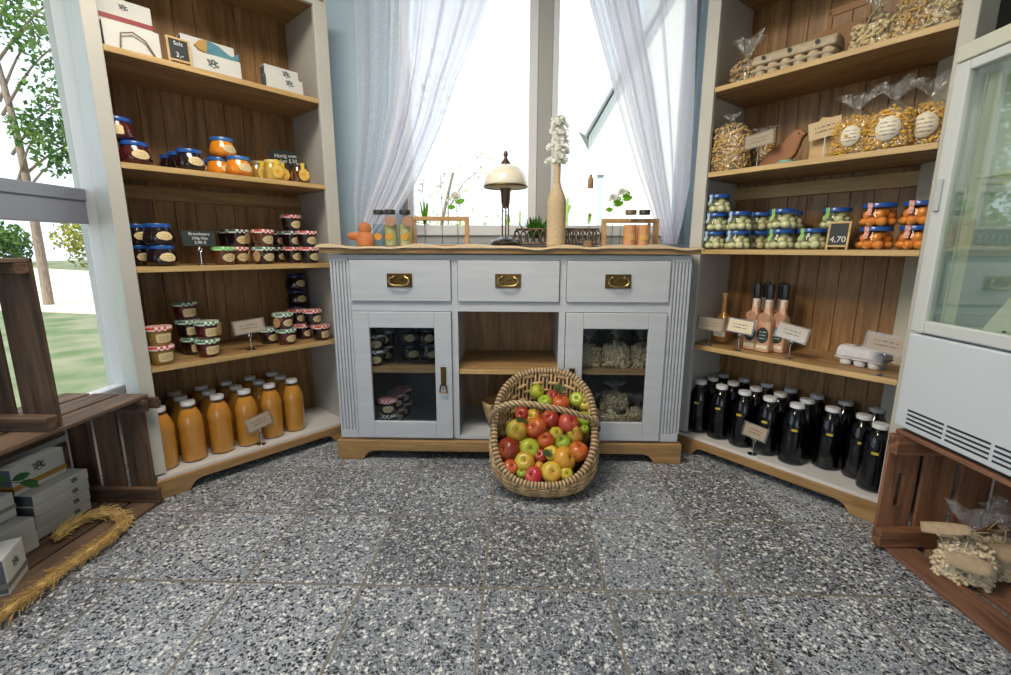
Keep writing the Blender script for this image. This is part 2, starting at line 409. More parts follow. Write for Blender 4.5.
def interp(pts, z):
    """pts: list of (x, z) with falling z"""
    for (x0, z0), (x1, z1) in zip(pts, pts[1:]):
        if z <= z0 and z >= z1: return x0 + (x1-x0)*(z0-z)/(z0-z1)
    return pts[0][0] if z > pts[0][1] else pts[-1][0]

# ------------------------------------------------------------------ setting
fl = MB().box(-1.95, 1.95, -3.0, 2.75, -.08, 0).build('floor', terrazzo()); struct(fl)
WALL = plain('wall_paint_skylit', (.42, .55, .66), .8, col2=(.39, .52, .63), ns=4, bump=.05)  # skylight tint scattered by the curtain is put into this blue
WALLW = plain('wall_paint_white', (.62, .63, .62), .8, col2=(.56, .57, .56), ns=4)
FRAME = plain('window_frame_white', (.74, .76, .80), .35)
FRAMEG = plain('window_frame_grey', (.40, .40, .40), .4)
FRAMEB = plain('rail_blue_grey', (.30, .32, .40), .4)
mb = MB(); YB = 2.55
mb.box(-1.95, -.63, YB, 2.75, 0, 2.7); mb.box(.91, 1.95, YB, 2.75, 0, 2.7); mb.box(-.63, .91, YB, 2.75, 0, 1.03); mb.box(-.63, .91, YB, 2.75, 2.45, 2.7)
struct(mb.build('wall_back', WALL))
mb = MB(); mb.box(-1.98, -1.80, -3, -.35, 0, 2.7); mb.box(-1.98, -1.86, -.35, 2.05, 0, .30); mb.box(-1.98, -1.80, 2.07, 2.75, 0, 2.7); mb.box(-1.98, -1.80, -.35, 2.07, 2.5, 2.7)
struct(mb.build('wall_left', WALLW))
mb = MB(); mb.box(1.85, 1.98, -3, 2.75, 0, 2.7); struct(mb.build('wall_right', WALLW))
mb = MB(); mb.box(-2.5, 2.3, -3.2, 3.0, 2.7, 2.8); struct(mb.build('ceiling', WALLW))  # unseen left overhang widened so the sun misses the left window
mb = MB(); mb.box(-1.98, -1.0, -3.1, -3, 0, 2.7); mb.box(1.0, 1.98, -3.1, -3, 0, 2.7); mb.box(-1.0, 1.0, -3.1, -3, 2.2, 2.7)
struct(mb.build('wall_front_unseen', WALLW))  # unseen wall added to cut the light from behind the camera
# back window: frame, mullion, two sashes with glass
wf = MB()
wf.box(-.63, -.605, 2.59, 2.66, 1.03, 2.45); wf.box(.885, .91, 2.59, 2.66, 1.03, 2.45)
wf.box(-.605, .885, 2.59, 2.66, 1.03, 1.075); wf.box(-.605, .885, 2.59, 2.66, 2.40, 2.45)
wf.box(.098, .175, 2.58, 2.66, 1.075, 2.40)
w0 = struct(wf.build('window_1', FRAMEG, bevel=.004))
for k, (a, b) in enumerate(((-.605, .098), (.175, .885))):
    s = MB(); wd = .045 if k == 0 else .04
    s.box(a, a+.03, 2.575, 2.62, 1.075, 2.40); s.box(b-wd, b, 2.575, 2.62, 1.075, 2.40)
    s.box(a+.03, b-wd, 2.575, 2.62, 1.075, 1.13); s.box(a+.03, b-wd, 2.575, 2.62, 2.34, 2.40)
    s.build('window_sash', FRAME, w0, bevel=.003)
    MB().box(a+.02, b-.02, 2.60, 2.604, 1.12, 2.36).build('window_pane', clear('window_glass', (.98, 1, 1), .02), w0)
# left window wall: post, rails, glass
lw = MB(); lw.box(-1.86, -1.752, 1.97, 2.07, 0, 2.5); lw.box(-1.86, -1.80, -.30, 1.97, .30, .385); lw.box(-1.87, -1.81, -.35, -.28, .3, 2.5)
wl = struct(lw.build('window_2', FRAME, bevel=.006))
rl = MB(); rl.box(-1.90, -1.845, -.28, 1.97, 1.10, 1.245); rl.box(-1.845, -1.838, -.28, 1.97, 1.196, 1.245); rl.build('window_rail', FRAMEB, wl, bevel=.003)
MB().box(-1.874, -1.87, -.28, 1.97, .30, 1.10).build('window_pane', MATS['window_glass'], wl)
MB().box(-1.874, -1.87, -.28, 1.97, 1.245, 2.5).build('window_pane', MATS['window_glass'], wl)
# post and dark gap beyond the fridge
rp = MB(); rp.box(1.528, 1.60, 1.80, 1.86, 0, 2.7); struct(rp.build('trim_1', plain('trim_beige', (.60, .60, .52), .5)))
rp = MB(); rp.box(1.60, 1.68, 1.83, 1.87, 0, 2.7); struct(rp.build('trim_2', plain('trim_grey', (.24, .27, .24), .5)))
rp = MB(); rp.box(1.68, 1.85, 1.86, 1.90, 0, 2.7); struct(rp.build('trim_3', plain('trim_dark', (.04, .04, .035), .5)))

# ------------------------------------------------------------------ corner shelf cabinets
CW, CD = .86, .36
LU, LN, LO = Vector((sin(.69), cos(.69), 0)), Vector((-cos(.69), sin(.69), 0)), Vector((-1.449, 1.659, 0))
RU, RN, RO = Vector((sin(-.685), cos(-.685), 0)), Vector((cos(.685), sin(.685), 0)), Vector((1.353, 1.581, 0))
RZL = math.atan2(LU.y, LU.x); RZR = math.atan2(-RU.y, -RU.x)
def pos(side, s, d, z=0.0):
    o, u, n = (LO, LU, LN) if side == 'L' else (RO, RU, RN)
    p = o + u*s + n*d; return (p.x, p.y, z)
RZ = {'L': RZL, 'R': RZR}
SH = {'L': (.54, .93, 1.305, 1.69), 'R': (.55, 1.003, 1.345, 1.70)}
def cabinet(side, label):
    c = thing('shelf_cabinet', label, 'shelf cabinet', (LO if side == 'L' else RO+RU*(CW-.022)), RZ[side], 'tall corner shelf cabinets')
    top = 2.16
    for x0, x1 in ((0, .022), (CW-.022, CW)):
        MB().box(x0, x1, .02, CD, .09, top).build('side_panel', CREAM, c)
    for x0, x1 in (((-.012, .034), (CW-.052, CW+.012)) if side == 'L' else ((-.006, .053), (CW-.030, CW+.012))):
        MB().box(x0, x1, -.002, .02, .098, top).build('stile', CREAM, c, bevel=.003)
    MB().box(*((.034, CW-.052) if side == 'L' else (.053, CW-.030)), -.002, .02, 2.085, top).build('top_rail', CREAM, c, bevel=.003)
    mb = MB(); n = 10; wd = (CW-.044)/n
    for k in range(n):
        x = .022+k*wd; mb.box(x+.0009, x+wd-.0009, CD-.014, CD-.004, .09, top)
    mb.box(.022, CW-.022, CD-.006, CD, .09, top)
    mb.build('back_panel', PLANK, c, bevel=.0015)
    MB().box(.022, CW-.022, CD-.032, CD-.013, SH[side][2]-.10, SH[side][2]-.042).build('back_rail', OAKX if side == 'L' else OAKE, c, bevel=.002)  # right rail takes lighter oak, its brighter light put into the colour
    for z in SH[side]:
        MB().box(.022, CW-.022, .006, CD-.014, z-.022, z).build('shelf', OAKX, c, bevel=.002)
        MB().box(*((.036, CW-.054) if side == 'L' else (.055, CW-.032)), .0035, .0065, z-.021, z-.001).build('shelf_edge', OAKE, c)
    MB().box(.0, CW, -.004, CD, .072, .09).build('bottom_board', plain('white_board', (.66, .66, .68), .35), c, bevel=.002)
    MB().box(.0, CW, -.004, CD, top-.05, top-.02).build('top_board', OAKD, c)
    # base with bracket feet
    def foot(y0, y1, w):
        pts = [(-.018, 0), (.10, 0), (.112, .018), (.125, .034), (.15, .042), (CW-.15, .042), (CW-.125, .034), (CW-.112, .018), (CW-.10, 0), (CW+.018, 0), (CW+.018, .076), (-.018, .076)]
        return MB().prism(pts, y0, y1, Matrix(((1,0,0,0),(0,0,1,0),(0,1,0,0),(0,0,0,1))))
    foot(-.022, .0, CW).build('plinth', OAKD, c, bevel=.003)
    MB().box(-.018, .004, .0, CD, 0, .072).build('plinth_side', OAKD, c); MB().box(CW-.004, CW+.018, .0, CD, 0, .072).build('plinth_side', OAKD, c)
    return c
cabinet('L', 'tall white cabinet with plank back holding jams and amber juice, left of the window')
cabinet('R', 'tall white cabinet with plank back holding pasta, pickles and dark juice, right of the window')

# ------------------------------------------------------------------ sideboard
SY = 2.05; SD = .44
sb = thing('sideboard', 'white sideboard with three drawers and two glass doors below the window', 'sideboard', (0, SY, 0), 0)
XL, XR = -.843, .764
carc = MB()
carc.box(XL, XL+.018, .012, SD, .10, .975); carc.box(XR-.018, XR, .012, SD, .10, .975)          # sides
carc.box(XL+.018, XR-.018, SD-.012, SD, .10, .975)
for x in (-.292, .212): carc.box(x-.009, x+.009, .01, SD-.012, .10, .975)
carc.box(XL+.018, XR-.018, .01, SD-.012, .10, .116)
carc.box(XL+.018, XR-.018, .01, SD-.012, .738, .75)
carc.build('carcass', WHITE, sb)
fr = MB()
for x0, x1 in ((-.762, -.754), (.676, .684)): fr.box(x0, x1, 0, .018, .107, .975)
for x0, x1 in ((-.296, -.270), (.190, .218)): fr.box(x0, x1, 0, .018, .107, .722); fr.box(x0, x1, 0, .018, .766, .953)
fr.box(-.754, .676, 0, .018, .953, .975); fr.box(-.754, .676, 0, .018, .722, .766); fr.box(-.27, .19, 0, .018, .105, .118)
fr.build('face_frame', WHITE, sb)
for x0, x1 in ((XL, -.762), (.684, XR)):
    p = MB(); n = 5; ww = x1-x0; p.box(x0, x1, .006, .02, .105, .975)
    p.box(x0, x1, -.004, .006, .105, .145); p.box(x0, x1, -.004, .006, .945, .975)
    for k in range(n+1):
        xx = x0 + ww*(k+.0)/(n+.35); p.box(xx, xx+ww*.55/n, -.004, .006, .145, .945)
    p.build('fluted_pilaster', WHITE, sb, bevel=.0015)
def plinth(parent):
    a, b = XL-.018, XR+.018
    pts = [(a, 0), (a+.125, 0), (a+.137, .02), (a+.152, .036), (a+.18, .045), (b-.18, .045), (b-.152, .036), (b-.137, .02), (b-.125, 0), (b, 0), (b, .098), (a, .098)]
    m = MB().prism(pts, -.02, .004, Matrix(((1,0,0,0),(0,0,1,0),(0,1,0,0),(0,0,0,1))))
    m.box(a, a+.022, .004, SD, 0, .098); m.box(b-.022, b, .004, SD, 0, .098)
    m.box(a, b, .004, SD, .088, .10)
    return m.build('plinth', OAKD, parent, bevel=.004)
plinth(sb)
MB().box(XL-.03, XR+.03, -.028, SD+.005, .980, 1.003).build('worktop', OAKD, sb, bevel=.004)
def pull(parent, x, z):
    p = MB(); p.box(-.057, .057, -.005, 0, -.031, .031); p.build('pull_plate', BRASS, parent, loc=(x, -.012, z), bevel=.002)
    r = MB(); P = [(-.028, -.012, .014), (-.040, -.016, .010), (-.045, -.018, -.004), (-.036, -.019, -.017), (-.018, -.02, -.022), (.018, -.02, -.022), (.036, -.019, -.017), (.045, -.018, -.004), (.040, -.016, .010), (.028, -.012, .014)]
    r.tube(P, .0038, 8); r.ball((-.026, -.009, .016), .0065); r.ball((.026, -.009, .016), .0065)
    r.build('pull_ring', plain('bright_brass', (.45, .34, .14), .3, 1.0), parent, loc=(x, -.012, z), smooth=True)
for i, (x0, x1) in enumerate(((-.752, -.299), (-.267, .187), (.221, .674))):
    d = MB().box(x0, x1, -.012, .012, .768, .951).build('drawer', WHITE, sb, bevel=.0025)
    MB().box(x0+.01, x1-.01, .012, .36, .78, .93).build('drawer_box', WHITE, d)
    pull(d, (x0+x1)/2-.002, .862)
def sdoor(x0, x1, side):
    g0, g1, z0, z1 = (x0+.074, x1-.078, .192, .645) if side == 'L' else (x0+.079, x1-.079, .20, .647)
    m = MB(); m.box(x0, g0, -.012, .01, .110, .719); m.box(g1, x1, -.012, .01, .110, .719); m.box(g0, g1, -.012, .01, .110, z0); m.box(g0, g1, -.012, .01, z1, .719)
    d = m.build('door', WHITE, sb, bevel=.003)
    MB().box(g0-.004, g1+.004, 0, .003, z0-.004, z1+.004).build('glass_pane', clear('cabinet_glass', (.84, .87, .90), .02), d)
    x = x1-.040 if side == 'L' else x0+.033
    h = MB(); h.box(x-.0125, x+.0125, -.018, -.012, .388, .463); h.tube([(x, -.02, .395), (x-.014, -.024, .372), (x-.017, -.026, .343), (x+.017, -.026, .343), (x+.014, -.024, .372), (x, -.02, .395)], .0042, 8); h.box(x-.006, x+.006, -.024, -.018, .375, .40)
    h.build('door_handle', BRASS, d, bevel=.001)
sdoor(-.768+.016, -.300, 'L'); sdoor(.222, .674, 'R')
MB().box(-.283, .203, .012, SD-.012, .424, .448).build('shelf', OAKX, sb, bevel=.002)
MB().box(-.283, .203, .0095, .013, .425, .447).build('shelf_edge', OAKE, sb)
MB().box(-.283, .203, SD-.016, SD-.0125, .117, .738).build('back_panel', PLANK, sb)
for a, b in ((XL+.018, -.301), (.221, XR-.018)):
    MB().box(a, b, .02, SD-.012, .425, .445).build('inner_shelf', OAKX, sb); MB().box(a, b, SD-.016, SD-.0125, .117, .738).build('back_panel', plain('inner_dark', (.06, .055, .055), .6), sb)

# runner cloth on the sideboard: linen with a wavy front edge hanging over
def cloth():
    m = MB()
    def fn(u, v):
        x = -.895 + u*1.70
        wv = .5+.5*sin(u*23+1.2)*sin(u*9.1)+.25*sin(u*51)
        if v < .7:
            y = SY + .41 - (v/.7)*(.41+.035); z = 1.0065 + (.016*max(0, wv)*(v/.7-.5)*2 if v > .35 else 0)
        else:
            k = (v-.7)/.3; y = SY-.036-.004*k+.004*wv; z = 1.0065 + .016*max(0, wv)*(1-k) - k*(.002+.014*max(0, .45-wv))
        end = max(0, -.88-x)/.015 + max(0, x-.785)/.02
        z -= .010*min(1, end)
        return Vector((x, y, z))
    m.grid(fn, 220, 20); o = m.build('table_runner', plain('linen', (.55, .42, .27), .85, col2=(.62, .50, .34), ns=120, bump=.3), smooth=True, solid=.0022)
    tag(o, 'beige linen runner with wavy edge laid along the sideboard top', 'table runner')
cloth()

# ------------------------------------------------------------------ curtains
def curtain(name, left, right, y, mat, label, folds, amp, seed, group=None):
    rnd = random.Random(seed); ph = [rnd.uniform(0, 6) for _ in range(4)]
    ztop = left[0][1]; zt = 2.42
    def fn(u, v):
        z = zt + (1.03-zt)*v
        a, b = interp(left, z), interp(right, z)
        if z > left[0][1]: a += (left[0][0]-left[1][0])/(left[0][1]-left[1][1])*(z-left[0][1])
        if z > right[0][1]: b += (right[0][0]-right[1][0])/(right[0][1]-right[1][1])*(z-right[0][1])
        x = a+(b-a)*u
        wq = (b-a)/.4
        f = sin(u*folds*2*PI+ph[0]+.8*sin(v*3+ph[1])) + .45*sin(u*folds*4.7*PI+ph[2]+v*2) + .2*sin(u*folds*11+ph[3]+v*5)
        return Vector((x+.012*sin(u*folds*2*PI+ph[1])*min(1, wq), y+amp*f*(.5+.5*min(1, wq)), z))
    m = MB(); m.grid(fn, 130, 60); o = m.build(name, mat, smooth='all')
    return tag(o, label, 'curtain', group)
V1 = sheer('voile_dense', (.86, .86, .97), .70); V2 = sheer('voile_outer', (.84, .90, 1.0), .72, 60)
CB_R=[(-0.151, 2.132), (-0.232, 1.944), (-0.306, 1.793), (-0.382, 1.592), (-0.487, 1.384), (-0.541, 1.28), (-0.648, 1.134), (-0.745, 1.044)]
CB_L=[(-0.565, 2.135), (-0.576, 1.882), (-0.61, 1.661), (-0.674, 1.432), (-0.755, 1.241), (-0.802, 1.119), (-0.838, 1.044)]
CA_L=[(-0.80, 2.158), (-0.81, 1.719), (-0.83, 1.487), (-0.86, 1.245), (-0.862, 1.055)]
CA_R=[(-0.527, 2.154), (-0.568, 1.718), (-0.673, 1.391), (-0.761, 1.171), (-0.809, 1.055)]
CR_L=[(0.314, 2.127), (0.403, 1.875), (0.496, 1.612), (0.599, 1.337), (0.685, 1.136), (0.737, 1.034)]
CR_R=[(0.852, 2.123), (0.874, 1.699), (0.881, 1.337), (0.857, 1.146), (0.836, 1.034)]
CR2=[(0.545, 2.111), (0.634, 1.778), (0.702, 1.47), (0.752, 1.239), (0.786, 1.034)]
curtain('curtain', CB_L, CB_R, 2.38, V1, 'sheer white curtain swept from the window middle down to the lower left', 4, .012, 3)
curtain('curtain', CA_L, CA_R, 2.47, V2, 'lace-patterned sheer curtain hanging at the far left of the window', 3, .014, 5)
curtain('curtain', CR_L, CR2, 2.36, V1, 'sheer white curtain bunched diagonally down the right window', 3, .012, 9)
curtain('curtain', [(.42, 2.127), (.52, 1.8), (.62, 1.5), (.71, 1.2), (.76, 1.034)], CR_R, 2.45, V1, 'flat sheer white curtain along the right side of the window', 3, .012, 11)
rod = MB().tube([(-1.0, 2.40, 2.42), (1.0, 2.40, 2.42)], .012, 10); tag(rod.build('curtain_rod', FRAME, smooth=True), 'white curtain rod above the window', 'curtain rod')
#PART2
# ------------------------------------------------------------------ jars
def prof_r(prof, z):
    for (r0, z0), (r1, z1) in zip(prof, prof[1:]):
        if z0 <= z <= z1 and z1 > z0: return r0 + (r1-r0)*(z-z0)/(z1-z0)
    return prof[-1][0]
def patch(prof, ang, w, zc, h, shape='oval', off=.0011, squash=1.0):
    """label wrapped on a lathe body; ang measured from local -Y, w = width along the surface"""
    m = MB(); rc = prof_r(prof, zc); nr, na = 4, 28
    def pt(u, v):
        z = zc+v*h/2; r = prof_r(prof, z)+off; a = ang + u*w/2/rc
        return Vector((r*sin(a), -r*cos(a), z))
    rings = [[m.bm.verts.new(pt(0, 0))]]
    for j in range(1, nr+1):
        ring = []
        for k in range(na):
            t = 2*PI*k/na; c, d = cos(t), sin(t); q = j/nr
            if shape == 'rect': e = (abs(c)**8+abs(d)**8)**(-1/8)
            elif shape == 'scallop': e = .93+.07*abs(cos(4*t))
            elif shape == 'soft': e = (abs(c)**3+abs(d)**3)**(-1/3)
            else: e = 1
            ring.append(m.bm.verts.new(pt(c*e*q, d*e*q)))
        rings.append(ring)
    for k in range(na): m._f([rings[0][0], rings[1][k], rings[1][(k+1)%na]])
    for a, b in zip(rings[1:], rings[2:]):
        for k in range(na): m._f([a[k], b[k], b[(k+1)%na], a[(k+1)%na]])
    return m
GP = [(.034, 0), (.038, .004), (.040, .02), (.0445, .058), (.0445, .062)]       # small straight jam jar
TPW = 1.0
TP = [(.036, 0), (.046, .004), (.0515, .014), (.0525, .024), (.049, .042), (.0425, .060), (.040, .067)]   # bellied jar
def jar_small(name, label, cat, group, jam, lid, lab='oval', tagside=0, loc=(0,0,0), rz=0):
    t = thing(name, label, cat, loc, rz, group)
    MB().lathe(GP, 26).build('jar_body', jam, t, smooth=True)
    MB().lathe([(.0455, .060), (.0475, .061), (.0478, .073), (.046, .076), (.030, .0768), (0.0001, .0768)], 28).build('lid', lid, t, smooth=True)
    patch(GP, 0.25, .056, .031, .036, lab).build('paper_label', LABEL, t, smooth=True)
    if tagside:
        a = tagside*1.0
        p = MB(); M = Matrix.Rotation(a, 4, 'Z') @ Matrix.Translation((0, -.0475, .036)) @ Matrix.Rotation(PI/2, 4, 'X')
        p.prism([(.017*cos(2*PI*k/20), .024*sin(2*PI*k/20)) for k in range(20)], 0, .003, M)
        p.build('wooden_tag', plain('tag_wood', (.42, .24, .12), .6, col2=(.50, .30, .15), ns=40), t)
        q = MB(); q.tube([(.047*sin(a), -.048*cos(a), .058), (.054*sin(a+.25), -.054*cos(a+.25), .066), (.053*sin(a+.5), -.053*cos(a+.5), .050), (.048*sin(a+.35), -.049*cos(a+.35), .038)], .0009, 5)
        q.build('tag_string', WIRE, t)
    return t
def jar_belly(name, label, cat, group, jam, lid, lab='oval', loc=(0,0,0), rz=0, balls=None, seal=None):
    t = thing(name, label, cat, loc, rz, group)
    if balls:
        rnd = random.Random(balls[2]); b = MB(); r0 = .0172
        for z, rr, n in ((.0175, .0315, 6), (.0175, .0, 1), (.040, .0275, 5), (.0525, .017, 3)):
            for k in range(n):
                a = 2*PI*(k+rnd.random()*.35)/n + z*60
                b.ball((rr*cos(a), rr*sin(a), z+rnd.uniform(-.002, .002)), r0*rnd.uniform(.88, 1.06), 9, 7, (1, 1, rnd.uniform(.85, 1.1)))
        o = b.build(balls[0], balls[1], t, smooth='all'); o['kind'] = 'stuff'
        MB().lathe([(r*.93, z*.93+.001) for r, z in TP], 26).build('brine', clear(balls[3], balls[4], .0), t, smooth=True)
        MB().lathe(TP, 28, close=False).build('jar_body', GLASS, t, smooth=True)
    else:
        MB().lathe(TP, 28).build('jar_body', jam, t, smooth=True)
    MB().lathe([(.041, .0655), (.0435, .067), (.0438, .079), (.042, .0815), (.0405, .081), (0.0001, .0805)], 28).build('lid', lid, t, smooth=True)
    if lab: patch(TP, .2, .058, .035, .034, lab).build('paper_label', LABEL, t, smooth=True)
    if seal:
        m = MB(); a0 = -.35
        for z0, z1, r0, r1 in ((.040, .060, .051, .0435), (.060, .066, .0435, .0452), (.066, .082, .0452, .0452)):
            v = [m.bm.verts.new(Vector((r*sin(a), -r*cos(a), z))) for r, z in ((r0, z0), (r1, z1)) for a in (a0-.16, a0+.16)]
            m._f([v[0], v[1], v[3], v[2]])
        m.box(-.007, .007, -.045, -.005, .0822, .0826, Matrix.Rotation(a0, 4, 'Z'))
        m.build('seal_strip', seal, t)
    return t
def LP(side, s, d, z, dz=0.0): return dict(loc=pos(side, s, d, z), rz=RZ[side]+dz)

# left cabinet, shelf 3 and 4: small jam jars ------------------------------------------------
J0 = {}
def sj(side, s, d, z, label, group, jam, lid, lab='oval', tg=0, dz=0.0):
    key = (jam.name, lid.name, lab, tg); p = LP(side, s, d, z, dz)
    if key not in J0:
        J0[key] = jar_small('jam_jar', label, 'jam jar', group, jam, lid, lab, tg, **p); return J0[key]
    return dup(J0[key], p['loc'], p['rz'], label, group)
G3 = 'jam jars on the third shelf of the left cabinet'; G4 = 'jam jars on the fourth shelf of the left cabinet'
z3 = .93; h = .0772
sj('L', .352, .06, z3, 'dark jam jar with green lid, beside the small chalk sign on the wire stand', G3, JAM_BROWN, LID_LEAF, 'scallop')
sj('L', .425, .11, z3, 'brown jam jar with pinkish lid and wooden tag, right of the green lid jar', G3, JAM_BROWN, LID_RED, 'scallop', .9)
sj('L', .518, .06, z3, 'front jam jar with green checked lid, under the red lid jar in the middle', G3, JAM_DARK, LID_GREEN, 'scallop', -1)
sj('L', .521, .06, z3+h, 'jam jar with red checked lid stacked in the middle of the third shelf', G3, JAM_BROWN, LID_RED, 'oval')
sj('L', .445, .15, z3+h, 'jam jar with black checked lid and wooden tag, behind the red lid jar', G3, JAM_DARK, LID_BLACKCHK, 'oval', .6)
sj('L', .440, .245, z3+h, 'jam jar with black checked lid farthest back in the upper middle row', G3, JAM_DARK, LID_BLACKCHK, 'oval', .6)
sj('L', .440, .245, z3, 'dark jam jar deepest in the middle of the third shelf', G3, JAM_DARK, LID_BLACKCHK)
sj('L', .729, .055, z3, 'jam jar with red checked lid at the right front corner of the third shelf', G3, JAM_DARK, LID_RED, 'scallop')
sj('L', .722, .055, z3+h, 'jam jar with red checked lid, second in the right front stack', G3, JAM_DARK, LID_RED, 'oval')
sj('L', .690, .15, z3, 'jam jar with wooden tag behind the right front stack', G3, JAM_DARK, LID_RED, 'oval', .9)
sj('L', .690, .15, z3+h, 'jam jar with black checked lid, second in the rear right stack', G3, JAM_DARK, LID_BLACKCHK, 'oval')
sj('L', .690, .14, z3+2*h, 'jam jar with red checked lid, topmost at the right of the third shelf', G3, JAM_DARK, LID_RED, 'oval')
sj('L', .665, .25, z3, 'dark jam jar at the back right of the third shelf', G3, JAM_DARK, LID_BLACKCHK)
sj('L', .665, .25, z3+h, 'dark jam jar with black checked lid, upper back right of the third shelf', G3, JAM_DARK, LID_BLACKCHK)
z4 = .54
sj('L', .083, .055, z4, 'golden green preserve jar with red checked lid, lower of the left pair', G4, JAM_GOLD, LID_RED, 'rect')
sj('L', .084, .057, z4+h, 'golden green preserve jar with red checked lid, upper of the left pair', G4, JAM_GOLD, LID_RED, 'rect')
sj('L', .252, .065, z4, 'red jam jar with green checked lid, lower front of the left middle stack', G4, JAM_RED, LID_GREEN, 'rect')
sj('L', .257, .068, z4+h, 'red jam jar with green checked lid, upper front of the left middle stack', G4, JAM_RED, LID_GREEN, 'rect', .9)
sj('L', .225, .165, z4, 'dark jam jar with oval wooden tag behind the left middle stack', G4, JAM_DARK, LID_GREEN, 'rect', .9)
sj('L', .215, .165, z4+h, 'dark jam jar with green checked lid, second level behind the left middle stack', G4, JAM_DARK, LID_GREEN, 'rect')
sj('L', .215, .185, z4+2*h, 'jam jar with green checked lid and square label, alone on the third level', G4, JAM_RED, LID_GREEN, 'rect')
sj('L', .592, .075, z4, 'dark jam jar with green checked lid, lower of the pair right of the price card', G4, JAM_RED, LID_GREEN, 'scallop')
sj('L', .585, .08, z4+h, 'dark jam jar with green checked lid, upper of the pair right of the price card', G4, JAM_RED, LID_GREEN, 'scallop', -1)
sj('L', .545, .165, z4, 'dark jam jar half hidden behind the pair right of the price card', G4, JAM_DARK, LID_GREEN, 'scallop')
sj('L', .762, .06, z4, 'jam jar with red checked lid, lower at the right end of the fourth shelf', G4, JAM_DARK, LID_RED, 'rect')
sj('L', .742, .10, z4+h, 'jam jar with red checked lid, upper at the right end of the fourth shelf', G4, JAM_DARK, LID_RED, 'scallop')
sj('L', .715, .155, z4, 'jam jar with wooden tag behind the red lid jar, fourth shelf right', G4, JAM_DARK, LID_RED, 'scallop', .9)
sj('L', .700, .185, z4+h, 'jam jar with wooden tag behind the upper red lid jar, fourth shelf right', G4, JAM_DARK, LID_RED, 'scallop', .9)
B0 = {}
def bj(side, s, d, z, label, group, jam, lid, lab='oval', dz=0.0, cat='jam jar', sc=1.0, **kw):
    key = (jam.name if jam else kw['balls'][3], lid.name, lab, str(kw.get('seal'))); p = LP(side, s, d, z, dz)
    if key not in B0:
        B0[key] = jar_belly('jam_jar' if not kw else 'pickle_jar', label, cat, group, jam, lid, lab, **p, **kw); B0[key].scale = (sc, sc, 1); return B0[key]
    return dup(B0[key], p['loc'], p['rz'], label, group)
hb = .0818
for k in range(4):
    bj('L', .745, .27, z4+k*hb, 'dark jar with navy lid in the corner tower, ' + ('lowest', 'second from the bottom', 'third from the bottom', 'topmost')[k], 'navy lidded jars stacked in the corner of the fourth shelf', JAM_DARK, LID_NAVY, 'oval')
GB = 'jars with blue lids on the left cabinet'
bj('L', .132, .062, z3, 'dark jam jar with blue lid, lower front of the pair left of the chalk sign', GB, JAM_DARK, LID_BLUE, 'scallop')
bj('L', .130, .062, z3+hb, 'dark jam jar with blue lid, upper front of the pair left of the chalk sign', GB, JAM_DARK, LID_BLUE, 'scallop')
bj('L', .082, .170, z3, 'dark jam jar with blue lid, lower rear behind the stacked pair', GB, JAM_DARK, LID_BLUE, 'scallop')
bj('L', .082, .170, z3+hb, 'dark jam jar with blue lid, upper rear behind the stacked pair', GB, JAM_DARK, LID_BLUE, 'scallop')
z2 = 1.305; G2 = 'preserve jars on the second shelf of the left cabinet'
bj('L', .092, .062, z2, 'red jam jar with blue lid and cream label, at the left end under another jar', G2, JAM_RED, LID_BLUE, 'oval')
a = bj('L', .055, .085, z2+hb, 'red jam jar with blue lid and paper strip, stacked at the left end', G2, JAM_RED, LID_BLUE, 'rect', dz=-.6)
bj('L', .268, .060, z2, 'dark berry jam jar with bright blue lid, front of a row going back', G2, JAM_DARK, LID_BLUE, 'oval')
bj('L', .262, .160, z2, 'dark berry jam jar with blue lid, second in the row going back', G2, JAM_DARK, LID_BLUE, 'oval', dz=.1)
bj('L', .258, .262, z2, 'dark berry jam jar with blue lid, last in the row going back', G2, JAM_DARK, LID_BLUE, 'oval', dz=.2)
bj('L', .370, .265, z2, 'dark berry jam jar standing deep behind the orange jars', G2, JAM_DARK, LID_BLUE, 'oval', dz=.3)
bj('L', .450, .062, z2, 'orange jam jar with blue lid, front lower one', G2, JAM_ORANGE, LID_BLUE2, 'oval')
bj('L', .405, .155, z2, 'orange jam jar with blue lid, lower one at the rear left', G2, JAM_ORANGE, LID_BLUE2, 'oval', dz=.2)
bj('L', .420, .142, z2+hb, 'orange jam jar with blue lid, stacked on top of the other two', G2, JAM_ORANGE, LID_BLUE2, 'oval', dz=.1)
# honey jars
HP = [(.034, 0), (.038, .003), (.039, .03), (.037, .058), (.032, .066), (.032, .07)]
def honey(s, d, body, lid, label):
    t = thing('honey_jar', label, 'honey jar', pos('L', s, d, z2), RZ['L'], 'honey jars right on the second shelf')
    MB().lathe(HP, 24, sq=4).build('jar_body', body, t, smooth=True)
    MB().lathe([(.034, .069), (.0355, .070), (.0355, .083), (.034, .085), (.0001, .085)], 24).build('lid', lid, t, smooth=True)
    m = MB(); m.prism([(.024*cos(2*PI*k/30)*(1+.06*abs(cos(5*PI*k/15))), .026*sin(2*PI*k/30)*(1+.06*abs(cos(5*PI*k/15)))) for k in range(30)], 0, .0012, Matrix.Translation((.004, -.0400, .034)) @ Matrix.Rotation(PI/2, 4, 'X'))
    m.build('honey_label', plain('honey_label', (.80, .62, .15), .5, col2=(.75, .36, .04), ns=45), t)
    m = MB(); m.box(-.008, .008, -.0385, -.036, .055, .086); m.box(-.008, .008, -.036, .0, .0852, .0858); m.build('paper_seal', plain('seal_yellow', (.85, .62, .05), .5), t)
    return t
honey(.588, .05, HONEY, plain('honey_lid_cream', (.62, .52, .18), .35), 'honey jar with yellow label and pale golden lid')
